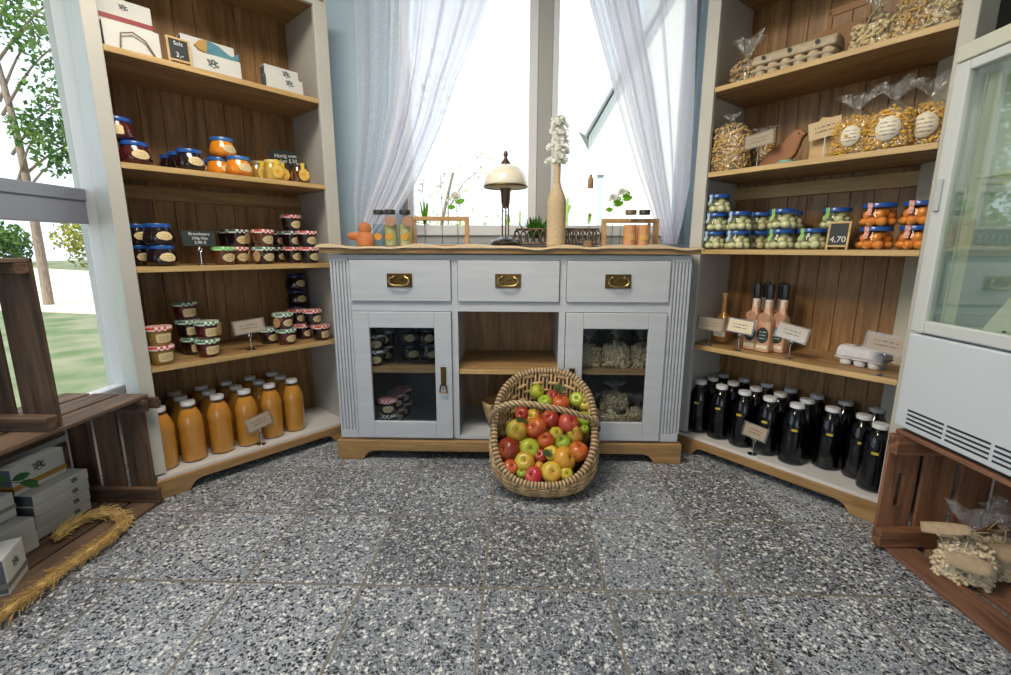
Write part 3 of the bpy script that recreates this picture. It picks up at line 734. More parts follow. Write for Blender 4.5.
honey(.560, .135, JAM_GOLD, plain('honey_lid_olive', (.20, .18, .09), .35), 'greenish honey jar behind the one with pale golden lid')
honey(.708, .05, JAM_BROWN, plain('honey_lid_dark', (.03, .028, .03), .35), 'dark honey jar with yellow label at the right end, under the tilted chalk sign')
honey(.640, .105, JAM_BROWN, plain('honey_lid_dark', (.03, .028, .03), .35), 'dark honey jar left behind the right end jar, no pale lid')
# tilted chalk sign above the honey
t = thing('chalk_sign', 'tilted black chalk sign with handwriting standing behind the dark honey jars', 'sign', pos('L', .70, .16, z2), RZ['L'], None)
M = Matrix.Rotation(-.10, 4, 'Y')
MB().box(-.062, .062, -.002, .002, .072, .158, M).build('sign_board', CHALK, t)
MB().box(-.003, .003, .002, .006, 0, .11).build('sign_stake', OAKD, t)
text('Honig vom\nImker 5,50', t, 'handwriting', (0, -.0025, .122), (PI/2, -.10, 0), .024, CHALKW)

# ------------------------------------------------------------------ pickle jars on the right cabinet
ON = plain('pickled_onion', (.70, .70, .50), .25, col2=(.82, .80, .66), ns=30, coat=.6); RB = plain('pickled_egg_orange', (.88, .54, .20), .25, col2=(.92, .72, .42), ns=40, coat=.6)
z3r = 1.003; GP1 = 'jars of pale pickles with blue lids'; GP2 = 'jars of orange pickles with blue lids'
SEALG = plain('seal_green', (.30, .55, .18), .5); SEALR = plain('seal_red', (.62, .10, .10), .5, col2=(.8, .6, .5), ns=90); SEALB = plain('seal_pale_blue', (.45, .60, .75), .5)
def pj(s, d, lvl, label, red=False, seal=None, dz=0):
    balls = ('pickled_beets', RB, 5, 'orange_brine', (.95, .66, .42)) if red else ('pickled_onions', ON, 3, 'pale_brine', (.95, .96, .84))
    return bj('R', s, d, z3r+lvl*hb, label, GP2 if red else GP1, None, LID_BLUE, None, dz, 'pickle jar', balls=balls, seal=seal or (SEALR if red else SEALG), sc=1.13)
for lv, nm in ((0, 'bottom'), (1, 'middle'), (2, 'top')):
    pj(.765-lv*.004, .07, lv, 'pale pickle jar with blue lid, %s of the three high stack in the left corner' % nm, seal=SEALB, dz=.1)
for lv, nm in ((0, 'lower'), (1, 'upper')):
    pj(.650, .062, lv, 'pale pickle jar, %s of the front stack next to the three high stack' % nm, seal=SEALB)
    pj(.612, .172, lv, 'pale pickle jar, %s of the rear stack showing between two front stacks' % nm, seal=SEALB)
    pj(.472, .060, lv, 'pale pickle jar with green seal, %s of the middle stack' % nm)
    pj(.500, .205, lv, 'pale pickle jar, %s of the stack hidden behind the middle one' % nm)
    pj(.150, .064, lv, 'orange pickle jar with red seal, %s of the stack beside the little chalkboard' % nm, red=True)
    pj(.036, .064, lv, 'orange pickle jar with red seal, %s of the stack next to the fridge' % nm, red=True)
pj(.356, .060, 0, 'pale pickle jar with green seal at the front, left of the little chalkboard')
pj(.318, .165, 0, 'pale pickle jar behind the little chalkboard, lower')
pj(.312, .165, 1, 'pale pickle jar with green seal above the little chalkboard')
# little chalkboards
def a_board(name, label, side, s, d, z, w, hh, lines, dz=0, tilt=.12):
    t = thing(name, label, 'sign', pos(side, s, d, z), RZ[side]+dz)
    M = Matrix.Rotation(-tilt, 4, 'X'); k = w*.10
    f = MB(); f.box(-w/2, -w/2+k, -.004, .004, 0, hh, M); f.box(w/2-k, w/2, -.004, .004, 0, hh, M); f.box(-w/2+k, w/2-k, -.004, .004, hh-k, hh, M); f.box(-w/2+k, w/2-k, -.004, .004, k*1.3, k*2.3, M)
    f.build('sign_frame', OAKE, t, bevel=.001)
    MB().box(-w/2+k, w/2-k, -.001, .001, k*2.3, hh-k, M).build('sign_board', CHALK, t)
    MB().box(-w/2+k*.4, w/2-k*.4, .002, .006, 0, hh*.98, Matrix.Translation((0, .004, 0)) @ Matrix.Rotation(-tilt-.0, 4, 'X') @ Matrix.Rotation(.0, 4, 'X')).build('sign_back', OAKE, t) if False else None
    b = MB(); b.tube([(-w*.3, .035, .003), (-w*.3, .008+hh*.10, hh*.86)], .003, 6); b.tube([(w*.3, .035, .003), (w*.3, .008+hh*.10, hh*.86)], .003, 6); b.build('sign_leg', OAKE, t)
    n = len(lines)
    for i, (body, sz, xo) in enumerate(lines):
        zz = hh*(.36 + .42*(n-1-i)/max(1, n-1) if n > 1 else .36)
        p = M @ Vector((xo, -.0015, zz)); text(body, t, 'chalk_writing', p, (PI/2-tilt*1, 0, 0), sz, CHALKW)
    return t
a_board('chalkboard_sign', 'small wood-framed chalkboard with the price 4,70 between the pickle jars', 'R', .252, .012, z3r, .072, .104, [('4,70', .030, 0)])
a_board('chalkboard_sign', 'small wood-framed chalkboard with chalk writing, in front of the gift boxes', 'L', .268, .025, 1.69, .078, .098, [('Salz', .020, 0), ('3,-', .026, 0)])

# ------------------------------------------------------------------ bottles
BPF = [(.040, 0), (.0475, .004), (.0495, .012), (.0495, .130), (.0485, .138), (.0505, .152), (.0505, .168), (.047, .190), (.038, .214), (.027, .232), (.0225, .242), (.0215, .250)]
def bottle(name, label, group, juice, lid, side, s, d, dark=False):
    t = thing(name, label, 'juice bottle', pos(side, s, d, .09), RZ[side], group)
    fill = [(r*.97, z+.003) for r, z in BPF if z < .234]
    if dark: fill = [(.036, .014), (.045, .018), (.047, .026)] + [(r*.96, z) for r, z in BPF if .1 < z < .22]
    MB().lathe(fill, 24).build('juice', juice, t, smooth=True)
    MB().lathe(BPF, 26, close=False).build('glass_bottle', GLASSG if dark else GLASS, t, smooth=True)
    MB().lathe([(.0225, .248), (.0268, .249), (.0272, .2625), (.0258, .2655), (.0001, .2655)], 24).build('cap', lid, t, smooth=True)
    if dark:
        m = patch([(.0507, 0), (.0507, .3)], .25, .022, .160, .011, 'rect'); m.build('gold_mark', plain('gold_print', (.55, .43, .06), .35), t)
        pass
    return t
BLc=[(.156,.082),(.267,.082),(.376,.175),(.492,.084),(.602,.088),(.050,.080),(.482,.182),(.592,.192),(.592,.295),(.483,.295),(.154,.184),(.155,.288),(.266,.186),(.263,.290),(.372,.290),(.055,.184),(.376,.075)]
nm = ['second from the left in the front row', 'third from the left in the front row', 'fourth from the left in the middle row', 'second from the right in the front row', 'rightmost in the front row beside the empty board', 'leftmost in the front row against the stile', 'fifth from the left in the middle row', 'rightmost in the middle row', 'rightmost in the back row', 'fifth from the left in the back row', 'second from the left in the middle row', 'second from the left in the back row', 'third from the left in the middle row', 'third from the left in the back row', 'fourth from the left in the back row', 'leftmost in the middle row against the stile', 'behind the price card in the front row']
b0 = bottle('juice_bottle', 'amber apple juice bottle, ' + nm[0], 'amber juice bottles on the bottom board', JUICE, LID_WHITE, 'L', *BLc[0])
for (s, d), n_ in list(zip(BLc, nm))[1:]: dup(b0, pos('L', s, d, .09), RZ['L']+random.uniform(-.3, .3), 'amber apple juice bottle, ' + n_)
BRc=[(.773,.085),(.667,.088),(.556,.085),(.446,.085),(.768,.190),(.767,.297),(.662,.192),(.659,.297),(.552,.19),(.547,.297),(.444,.19),(.335,.082),(.441,.297),(.334,.187),(.330,.292),(.225,.150),(.22,.292),(.117,.150),(.11,.290),(.048,.080)]
rows = {0: 'front', 1: 'middle', 2: 'back'}
cnt = {0: 0, 1: 0, 2: 0}; od = ['first', 'second', 'third', 'fourth', 'fifth', 'sixth', 'seventh', 'eighth']
bd0 = None
for s, d in sorted(BRc, key=lambda q: -q[0]):
    r = 0 if d < .12 else (1 if d < .25 else 2)
    lb = 'dark juice bottle with white cap, %s from the left in the %s row' % (od[cnt[r]], rows[r]); cnt[r] += 1
    lid = LID_OLIVE if s > .7 else LID_WHITE
    if bd0 is None: bd0 = bottle('juice_bottle', lb.replace('white', 'ivory'), 'dark juice bottles on the bottom board', DARKJ, LID_WHITE, 'R', s, d, True); continue
    dup(bd0, pos('R', s, d, .09), RZ['R']+random.uniform(-.15, .15), lb)

# ------------------------------------------------------------------ price cards on wire clips
def card(label, side, s, d, z, w, hh, zc, rot, dz=0, mat=None, rim=None, tilt=.15, board=False, lines=None):
    t = thing('price_card', label, 'price card', pos(side, s, d, z), RZ[side]+dz, None)
    MB().lathe([(.021, 0), (.021, .002), (.015, .0045), (.003, .006)], 22).build('clip_base', CHROME, t, smooth=True)
    st = MB(); st.tube([(0, 0, .004), (0, 0, zc-hh/2-.022)], .0016, 6)
    lp = [(.007*sin(2*PI*k/14), 0, zc-hh/2-.015-.007*cos(2*PI*k/14)) for k in range(13)] + [(.002, -.001, zc-hh/2+.006)]
    st.tube(lp, .0013, 6); st.build('clip_wire', CHROME, t, smooth=True)
    M = Matrix.Translation((0, 0, zc)) @ Matrix.Rotation(rot, 4, 'Y') @ Matrix.Rotation(-tilt, 4, 'X')
    if board:
        MB().box(-w/2, w/2, -.0015, .0015, -hh/2, hh/2, M).build('card_paper', CHALK, t)
        for i, (body, sz) in enumerate(lines):
            p = M @ Vector((.003, -.002, hh*(.28-.28*i))); text(body, t, 'chalk_writing', p, (PI/2-tilt, rot, 0), sz, CHALKW)
    else:
        MB().box(-w/2, w/2, -.0006, .0006, -hh/2, hh/2).build('card_paper', mat or CARDL, t).matrix_local = M
        sl = MB(); e = .008
        if not rim: sl.box(-w/2-e, w/2+e, -.0018, -.0012, -hh/2-e*.6, hh/2+e*.6)
        sl.box(-w/2-e, w/2+e, .0008, .0014, -hh/2-e*.6, hh/2+e*.6)
        sl.build('plastic_sleeve', rim or clear('card_sleeve', (.93, .93, .95), .06, .1, .06), t).matrix_local = M
    return t
card('price card on a wire clip in front of the amber juice bottles', 'L', .409, .020, .09, .108, .058, .113, -.16, dz=.1)
card('price card on a wire clip on the fourth shelf, between the jam jar stacks', 'L', .421, .055, .54, .122, .056, .110, -.05)
card('black card with chalk price on a wire stand, left of the green lid jar', 'L', .262, .045, .93, .118, .063, .110, .0, board=True, lines=[('Brombeere', .0165), ('250g Glas', .0145), ('3,90 €', .0165)])
card('price card on a wire clip in front of the dark juice bottles', 'R', .468, .022, .09, .092, .058, .108, .10)
card('small tan price card at the left end of the bottle shelf, before the oil bottle', 'R', .723, .028, .55, .105, .055, .105, .06, dz=.3)
card('price card in a blue sleeve, left of the flask bottles', 'R', .586, .036, .55, .108, .056, .112, .06, mat=CARDW, rim=clear('blue_sleeve', (.35, .48, .78), .06, .1, .2))
card('pale price card in a clear sleeve, right in front of the flask bottles', 'R', .378, .045, .55, .112, .058, .112, .17, mat=CARDW)
card('tan price card in a clear sleeve, in front of the white egg carton', 'R', .062, .030, .55, .115, .062, .118, .10)
card('small tan price card on a white stake before the wooden bird', 'R', .592, .045, 1.345, .112, .052, .112, -.12)
# ------------------------------------------------------------------ flask bottles with black caps
def flask(label, s, d, dz=0):
    t = thing('flask_bottle', label, 'bottle', pos('R', s, d, .55), RZ['R']+dz, 'peach coloured flask bottles with black caps')
    pf = [(.024, 0), (.031, .004), (.032, .02), (.0315, .12), (.027, .15), (.0155, .175), (.0135, .19), (.0135, .225)]
    MB().lathe(pf, 24, sq=5).build('bottle_body', plain('peach_liqueur', (.62, .34, .20), .25, coat=.7, col2=(.70, .44, .28), ns=12), t, smooth=True)
    MB().lathe([(.0145, .196), (.0145, .238), (.0001, .238)], 16).build('neck_wrap', plain('neck_white', (.72, .68, .62), .5), t, smooth=True)
    MB().lathe([(.0165, .236), (.0170, .29), (.0155, .302), (.012, .304), (.0001, .304)], 18).build('cap', plain('black_cap', (.012, .012, .014), .3, coat=.5), t, smooth=True)
    m = MB(); m.prism([(.024*cos(2*PI*k/24), .036*sin(2*PI*k/24)) for k in range(24)], 0, .001, Matrix.Translation((0, -.0330, .078)) @ Matrix.Rotation(PI/2, 4, 'X'))
    m.build('oval_label', printed('black_label', (.02, .045, .04), (.5, .55, .5), 5), t)
    m = MB(); m.prism([(.024*cos(2*PI*k/22), .024*sin(2*PI*k/22)) for k in range(22)], 0, .002, Matrix.Translation((0, -.0335, .158)) @ Matrix.Rotation(PI/2+.25, 4, 'X'))
    m.build('neck_tag', plain('tag_salmon', (.55, .28, .17), .7, col2=(.62, .35, .22), ns=50), t)
    m = MB(); m.box(-.022, .022, -.0332, -.0322, .018, .032); m.build('base_print', LABELW, t); return t
flask('front flask bottle with black cap and oval black label, nearest the viewer', .505, .110)
for s, d, lb in ((.565, .125, 'flask bottle at the left of the group, half behind the blue sleeve card'), (.560, .205, 'flask bottle in the back row at the left'), (.490, .195, 'flask bottle directly behind the front one'), (.462, .155, 'flask bottle at the right, second row, behind the front one'), (.515, .265, 'flask bottle farthest back in the group, only its cap clear')):
    f0 = [o for o in bpy.data.objects if o.name == 'flask_bottle'][0]; dup(f0, pos('R', s, d, .55), RZ['R']+random.uniform(-.1, .1), lb)
t = thing('oil_bottle', 'slim amber oil bottle with pale stopper at the back left of the bottle shelf', 'bottle', pos('R', .735, .175, .55), RZ['R'])
MB().lathe([(.024, 0), (.029, .004), (.029, .10), (.026, .125), (.011, .150), (.0095, .165), (.0095, .215)], 20, sq=4).build('bottle_body', plain('amber_oil', (.50, .24, .07), .2, coat=.8), t, smooth=True)
MB().lathe([(.0075, .212), (.010, .228), (.012, .236), (.012, .243), (.0001, .243)], 14).build('stopper', OAKE, t, smooth=True)
MB().box(-.0292, .0292, -.0302, -.029, .03, .055).build('paper_band', LABELW, t)
# ------------------------------------------------------------------ egg cartons
PULP = plain('white_pulp', (.70, .70, .74), .85, col2=(.62, .62, .68), ns=60, bump=.4)
PULPB = plain('beige_pulp', (.52, .45, .33), .85, col2=(.45, .38, .27), ns=60, bump=.4)
def carton(label, loc, rz, n, mat, lid_open=False, emblem=False, eggs=False):
    t = thing('egg_carton', label, 'egg carton', loc, rz); L = n*.048
    m = MB()
    m.grid(lambda u, v: Vector((-L/2-.008+u*(L+.016), -.052 + v*.104, .012+.022*(1 if (v < .001 or v > .999 or u < .001 or u > .999) else (.5+.5*abs(sin(PI*n*u))*abs(sin(PI*2*v))*-1+.2)))), n*8, 16)
    for k in range(n):
        for j in (-1, 1): m.lathe([(.013, 0), (.018, .004), (.0235, .034)], 12, Matrix.Translation((-L/2+(k+.5)*.048, j*.025, 0)), close=False)
    m.build('carton_base', mat, t, smooth=True, solid=.002)
    pts = [(-.054, .034), (-.050, .058), (-.038, .074), (-.015, .078), (.015, .078), (.038, .074), (.050, .058), (.054, .034)]
    lid = MB(); M = Matrix(((0, 0, 1, 0), (1, 0, 0, 0), (0, 1, 0, 0), (0, 0, 0, 1)))
    if eggs: M = Matrix.Translation((0, 0, .014)) @ M
    hole = .02
    lid.prism(pts, -L/2-.006, L/2+.006, M); lo = lid.build('carton_lid', mat, t, bevel=.008)
    if not eggs:
        m = MB(); 
        for k in range(max(1, n//3)): m.lathe([(.0001, 0), (.009, .0003), (.009, .001), (.0001, .0012)], 14, Matrix.Translation((-.02+.05*k, -.012, .0785)), sq=4)
        m.build('view_hole', plain('hole_dark', (.06, .06, .06), .8), t)
    if eggs:
        for k in range(n):
            MB().ball((-L/2+(k+.5)*.048, -.026, .036), .022, 12, 9, (1, 1, 1.15)).build('egg', plain('egg_shell', (.55, .40, .27), .5, col2=(.62, .48, .34), ns=30), t, smooth='all')
        m = MB()
        for k in range(3): m.lathe([(.0001, 0), (.008, .0004), (.0001, .0008)], 12, Matrix.Translation((-L*.35+L*.33*k, -.058, .070)) @ Matrix.Rotation(PI/2, 4, 'X'))
        m.build('latch_hole', plain('hole_dark', (.06, .06, .06), .8), t)
    if emblem:
        M2 = Matrix.Translation((0.01, -.0545, .0)); e = MB()
        ring = [(.026*cos(2*PI*k/30), 0, .026*sin(2*PI*k/30)) for k in range(30)]
        MM = Matrix.Translation((0, -.044, .066)) @ Matrix.Rotation(-.85, 4, 'X')
    return t
carton('white egg carton standing on the bottle shelf near the fridge', pos('R', .150, .150, .55), RZ['R']-.12, 3, PULP)
carton('long beige egg carton with brown eggs showing, on the top right shelf', pos('R', .50, .085, 1.70), RZ['R']+.03, 6, PULPB, eggs=True)

# ------------------------------------------------------------------ bags of pasta
def pasta_bag(name, label, cat, loc, rz, W, D, Hh, neck, top, col, kind='spiral', n=150, group=None, lab=None, ribbon=True, seed=1, ps=1.0, tagl=None, filmtop=1.0):
    t = thing(name, label, cat, loc, rz, group); rnd = random.Random(seed)
    c = plain('pasta_%s_%d' % (kind, int(col[0][0]*100)*100+int(col[0][1]*100)), col[0], .5, col2=col[1], ns=35)
    m = MB()
    def sp(u, a):   # superellipse body surface
        k = (abs(cos(a))**3+abs(sin(a))**3)**(-1/3); tap = (1-.10*u) * (1 if u > .08 else .90+.10*u/.08)
        if u > .8: tap *= math.sqrt(max(0, 1-((u-.8)/.22)**2))*.9+.1
        return Vector((W/2*k*cos(a)*tap, D/2*k*sin(a)*tap, Hh*u))
    m.lathe([(.0001, .004)] + [(.45*min(W, D)*(.9 if 0 < q < 9 else .6), Hh*(.05+.088*q)) for q in range(10)] + [(.0001, Hh*.9)], 14, Matrix.Diagonal((W/min(W, D)*.94, D/min(W, D)*.94, 1, 1)), sq=3)
    for i in range(int(n*1.3)):
        u = rnd.uniform(.02, .99); a = rnd.uniform(0, 2*PI)
        if rnd.random() < .45: a = rnd.uniform(PI, 2*PI)
        p = sp(u, a)*rnd.uniform(.88, .97); p.z = max(p.z*1.0, .006)
        if u > .93: p = Vector((p.x*rnd.random(), p.y*rnd.random(), Hh*rnd.uniform(.9, .97)))
        R = Matrix.Translation(p) @ Matrix.Rotation(rnd.uniform(0, PI), 4, 'Z') @ Matrix.Rotation(rnd.uniform(0, PI), 4, 'X') @ Matrix.Rotation(rnd.uniform(0, PI), 4, 'Y')
        s_ = ps*.0125
        if kind == 'spiral': pts = [(s_*.32*cos(q*1.5), s_*.32*sin(q*1.5), s_*(q-3.5)*.33) for q in range(8)]; r = s_*.20
        elif kind == 'curl': pts = [(s_*.6*cos(q*.8), s_*.6*sin(q*.8), s_*.1*q) for q in range(6)]; r = s_*.24
        elif kind == 'shell': pts = [(s_*.55*cos(q*.7), s_*.5*sin(q*.7), 0) for q in range(5)]; r = s_*.34
        else: pts = [(0, 0, s_*(q-2)*.42) for q in range(4)]; r = s_*.28
        m.tube([R @ Vector(q) for q in pts], r, 5)
    o = m.build('pasta', c, t, smooth='all'); o['kind'] = 'stuff'
    f = MB(); ph = rnd.uniform(0, 6)
    def bag(u, v):
        a = 2*PI*u
        if v < .6: q = v/.6; p = sp(min(.96, q), a)*1.03; p.z = Hh*q*1.0; 
        if v >= .6:
            q = (v-.6)/.4; p0 = sp(.96, a)*1.03
            nz = Hh + (neck-Hh)*min(1, q/.45)
            if q < .45: k = q/.45; rr = (1-k)**1.2; p = Vector((p0.x*rr+.008*cos(a)*k, p0.y*rr+.008*sin(a)*k, Hh*.97+(neck-Hh*.97)*k))
            else:
                k = (q-.45)/.55; fl = .008+W*.30*filmtop*k**.8; wav = 1+.45*sin(a*5+ph+k*2)*k
                p = Vector((fl*cos(a)*wav*1.2, fl*.45*sin(a)*wav+.006*sin(a*7)*k, neck+(top-neck)*k*(1+.16*sin(a*3+ph)*k)))
        j = mnoise.noise(Vector((p.x*45+ph, p.y*45, p.z*45)))*.0035
        return p + Vector((cos(a)*j, sin(a)*j, j))
    f.grid(bag, 48, 34); f.build('cellophane_bag', FILM, t, smooth='all')
    if ribbon:
        rb = MB(); rb.tube([(.011*cos(2*PI*k/12), .011*sin(2*PI*k/12), neck) for k in range(12)], .0022, 6, closed=True)
        rb.tube([(0, -.011, neck), (-.03, -.02, neck+.02), (-.045, -.022, neck-.005), (-.02, -.02, neck-.004), (.002, -.013, neck), (.03, -.022, neck+.018), (.042, -.02, neck-.006), (.01, -.015, neck)], .0018, 6, flat=.5)
        rb.tube([(0, -.012, neck), (-.012, -D*.42, neck-.035), (-.018, -D*.52, neck-.075)], .0018, 6)
        rb.build('raffia_bow', plain('raffia', (.55, .45, .27), .7), t, smooth=True)
    if lab:
        lm = MB(); w_, h_ = lab; zc = Hh*.46; na = 30
        def q(u, v): return Vector((u*w_/2, -D/2*(1.0-.04*(u*w_/W*2)**2)-.0075-abs(u)**3*-.004, zc+v*h_/2))
        ct = lm.bm.verts.new(q(0, 0)); rg = [lm.bm.verts.new(q(cos(2*PI*k/na), sin(2*PI*k/na))) for k in range(na)]
        for k in range(na): lm._f([ct, rg[k], rg[(k+1)%na]])
        lm.build('oval_label', LABELW, t, smooth='all', solid=.0006)
    if tagl:
        for (x, y, z, ry, rx, wT, hT) in tagl:
            tm = MB(); n_ = 10
            tm.grid(lambda u, v: Vector(((u-.5)*wT, .012*sin((u-.5)*2.6)*-1, (v-.5)*hT*(1-.5*abs(u-.45)**2*2))), 10, 3)
            tm.build('kraft_tag', CARDL if False else plain('kraft_tag_pale', (.46, .36, .24), .75, col2=(.40, .30, .20), ns=70), t, smooth='all', solid=.0008, loc=(x, y, z), rot=(rx, ry, 0))
    return t
YEL = ((.76, .43, .04), (.84, .56, .12)); PALE = ((.58, .46, .24), (.68, .56, .34)); TAN = ((.52, .33, .11), (.68, .48, .20)); CREAMP = ((.72, .60, .40), (.80, .70, .52))
z2r = 1.345
pasta_bag('pasta_bag', 'big clear bag of golden twisted pasta at the left end of the second right shelf', 'pasta bag', pos('R', .735, .085, z2r), RZ['R'], .165, .11, .205, .225, .25, TAN, 'curl', 230, 'bags of pasta', ribbon=False, seed=2, ps=1.5, filmtop=.5)
pasta_bag('pasta_bag', 'darker pasta bag behind the big one, left of the wooden bird', 'pasta bag', pos('R', .655, .22, z2r), RZ['R'], .11, .09, .15, .175, .20, TAN, 'curl', 110, 'bags of pasta', ribbon=False, seed=3, ps=1.2)
pasta_bag('pasta_bag', 'bag of yellow pasta with oval label, left of the three on the second right shelf', 'pasta bag', pos('R', .262, .075, z2r), RZ['R'], .125, .085, .142, .165, .215, YEL, 'spiral', 190, 'bags of pasta', lab=(.062, .072), ribbon=False, seed=4)
pasta_bag('pasta_bag', 'yellow pasta bag with large oval label, middle of three on the second right shelf', 'pasta bag', pos('R', .150, .060, z2r), RZ['R'], .130, .09, .145, .17, .225, YEL, 'shell', 190, 'bags of pasta', lab=(.072, .080), ribbon=False, seed=5)
pasta_bag('pasta_bag', 'bag of yellow pasta with round label next to the fridge, second right shelf', 'pasta bag', pos('R', .062, .100, z2r), RZ['R'], .125, .09, .145, .17, .225, YEL, 'curl', 190, 'bags of pasta', lab=(.072, .080), ribbon=False, seed=6)
z1r = 1.70
pasta_bag('pasta_bag', 'small ribboned bag with dark wrapper at the left end of the top right shelf', 'pasta bag', pos('R', .690, .085, z1r), RZ['R'], .12, .08, .09, .115, .19, ((.34, .20, .10), (.46, .36, .20)), 'shell', 90, 'bags on the top right shelf', seed=7, ps=1.7)
pasta_bag('pasta_bag', 'ribboned bag of shell pasta beside the long egg carton', 'pasta bag', pos('R', .245, .08, z1r), RZ['R'], .13, .09, .10, .135, .22, PALE, 'shell', 120, 'bags on the top right shelf', seed=8, ps=1.5)
pasta_bag('pasta_bag', 'full bag of tan curled pasta in the middle right of the top right shelf', 'pasta bag', pos('R', .135, .10, z1r), RZ['R'], .14, .10, .135, .16, .22, TAN, 'curl', 190, 'bags on the top right shelf', seed=9, ps=1.4)
pasta_bag('pasta_bag', 'bag of speckled pasta next to the fridge on the top right shelf', 'pasta bag', pos('R', .062, .09, z1r), RZ['R'], .10, .09, .14, .17, .22, PALE, 'shell', 120, 'bags on the top right shelf', seed=10, ribbon=False)
# paper carrier behind the egg carton
t = thing('paper_carrier', 'brown cardboard bottle carrier with cut-out handle behind the egg carton', 'carrier', pos('R', .40, .235, z1r), RZ['R']-.05)
KB = plain('kraft_board', (.32, .18, .09), .8, col2=(.38, .22, .12), ns=10)
MB().box(-.095, .095, -.05, .05, 0, .16).build('carrier_body', KB, t, bevel=.003)
m = MB(); m.box(-.055, -.04, -.004, .004, .16, .245); m.box(.075, .09, -.004, .004, .16, .245); m.box(-.055, .09, -.004, .004, .222, .25); m.build('handle', KB, t, bevel=.002)
# wooden bird
t = thing('wooden_bird', 'brown carved wooden bird figure standing between price card and plywood board', 'bird figure', pos('R', .530, .12, z2r), RZ['R'])
BW = plain('bird_wood', (.28, .11, .045), .55, col2=(.36, .16, .07), ns=10)
out = [(-.085, .02), (-.075, .008), (-.04, .002), (.0, .0), (.035, .015), (.06, .045), (.072, .08), (.078, .105), (.095, .118), (.088, .124), (.072, .138), (.052, .142), (.035, .135), (.022, .118), (.005, .10), (-.03, .082), (-.06, .055)]
m = MB().prism(out, -.014, .014, Matrix(((1,0,0,0),(0,0,1,0),(0,1,0,0),(0,0,0,1)))); m.build('bird_body', BW, t, bevel=.008)
MB().ball((.066, -.015, .122), .003, 8, 6).build('eye', INK, t); 
tt = MB().lathe([(.030, 0), (.033, .003), (.033, .010), (.030, .012), (.0001, .012)], 26); o = tt.build('small_tin', plain('tin_green', (.22, .50, .38), .4), smooth=True, loc=pos('R', .478, .05, z2r)); tag(o, 'flat round mint green tin lying before the wooden bird', 'tin')
# plywood board with price card
t = thing('plywood_board', 'upright plywood board with a paper price note, right of the wooden bird', 'sign', pos('R', .355, .10, z2r), RZ['R'])
pl = [(-.06, 0), (.068, 0), (.068, .135), (.02, .14), (.0, .16), (-.03, .165), (-.045, .14), (-.06, .128)]
MB().prism(pl, -.004, .004, Matrix(((1,0,0,0),(0,0,1,0),(0,1,0,0),(0,0,0,1)))).build('board', OAKE, t, bevel=.001)
MB().box(-.055, .055, -.0008, .0008, -.032, .032).build('price_note', CARDL, t, loc=(-.004, -.035, .115), rot=(.05, -.14, 0))
MB().tube([(.0, -.033, .0), (.0, -.033, .085)], .0022, 6).build('note_stake', plain('white_plastic', (.75, .74, .7), .4), t)

# ------------------------------------------------------------------ gift boxes
def gift(label, loc, rz, L, Hh, D, emb=(0, 0, .03), band=None, rx=0, group=None, top=False, grey=True, kind='gift_box'):
    t = thing(kind, label, 'gift box', loc, rz, group); 
    if rx: t.rotation_euler = (rx, 0, rz)
    MB().box(-L/2, L/2, 0, D, 0, Hh*.99).build('box_body', BOXW, t, bevel=.0025)
    MB().box(-L/2-.0006, -L/2, .002, D-.002, Hh*.06, Hh*.94).build('box_end', BOXG if grey else BOXW, t); MB().box(L/2, L/2+.0006, .002, D-.002, Hh*.06, Hh*.94).build('box_end', BOXG if grey else BOXW, t)
    if band:
        b = MB(); b.box(-L/2-.001, L/2+.001, -.001, D+.001, Hh*band[1], Hh*band[2]); b.build('band', band[0], t)
        if len(band) > 3: text(band[3], t, 'band_text', (0, -.0016, Hh*(band[1]+band[2])/2), (PI/2, 0, 0), Hh*.11, plain('gold_text', (.75, .62, .3), .5))
    ex, ez, es = emb; es *= 1.35
    if es:
        e = MB()
        M = Matrix.Translation((ex, -.0006, ez)) if not top else Matrix.Translation((ex, ez, Hh+.0002)) @ Matrix.Rotation(-PI/2, 4, 'X')
        if top: M = Matrix.Translation((ex, ez, Hh+.0008)) @ Matrix.Rotation(-PI/2, 4, 'X')
        for a, l, w_, ox, oz in ((.5, 1, .10, 0, 0), (-.45, .9, .09, 0, 0), (1.3, .5, .12, .15, .1), (-1.2, .55, .12, -.12, .12), (.1, .8, .05, -.1, .25), (2.6, .6, .07, .2, -.2), (.9, .5, .08, -.25, -.1)):
            R = M @ Matrix.Translation((ox*es, 0, oz*es)) @ Matrix.Rotation(a, 4, 'Y'); e.box(-l*es/2, l*es/2, -.0004, .0002, -w_*es/2, w_*es/2, R)
        e.build('emblem', INKG, t)
    return t
GBX = 'white gift boxes on the top left shelf'
RED = plain('band_red', (.30, .03, .04), .5); GOLD = plain('band_gold', (.42, .25, .04), .45)
z1 = 1.69
gift('tall white gift box with dark red band at the left end of the top shelf', pos('L', .125, .13, z1), RZ['L'], .19, .215, .05, (0.01, .185, .022), (RED, .62, .70), -.06, GBX)
b_ = gift('white gift box lying before the red banded box, with a leather loop', pos('L', .128, .030, z1), RZ['L'], .165, .095, .045, (0, .04, 0), None, -.08, GBX)
MB().tube([(-.04, -.006, .01), (-.035, -.010, .055), (.0, -.010, .068), (.035, -.009, .05), (.06, -.006, .005)], .0028, 6).build('leather_loop', plain('leather', (.22, .14, .08), .6), b_, smooth=True)
for k in range(3): gift('white gift box, %s of the upright row behind the fish' % ('nearest', 'second', 'third')[k], pos('L', .398, .105+.047*k, z1), RZ['L'], .195, .15, .043, (0, .1, 0), None, -.05, GBX)
gift('low white gift box with grey emblem in front of the fish', pos('L', .398, .045, z1), RZ['L'], .19, .078, .045, (-.01, .042, .034), None, -.05, GBX)
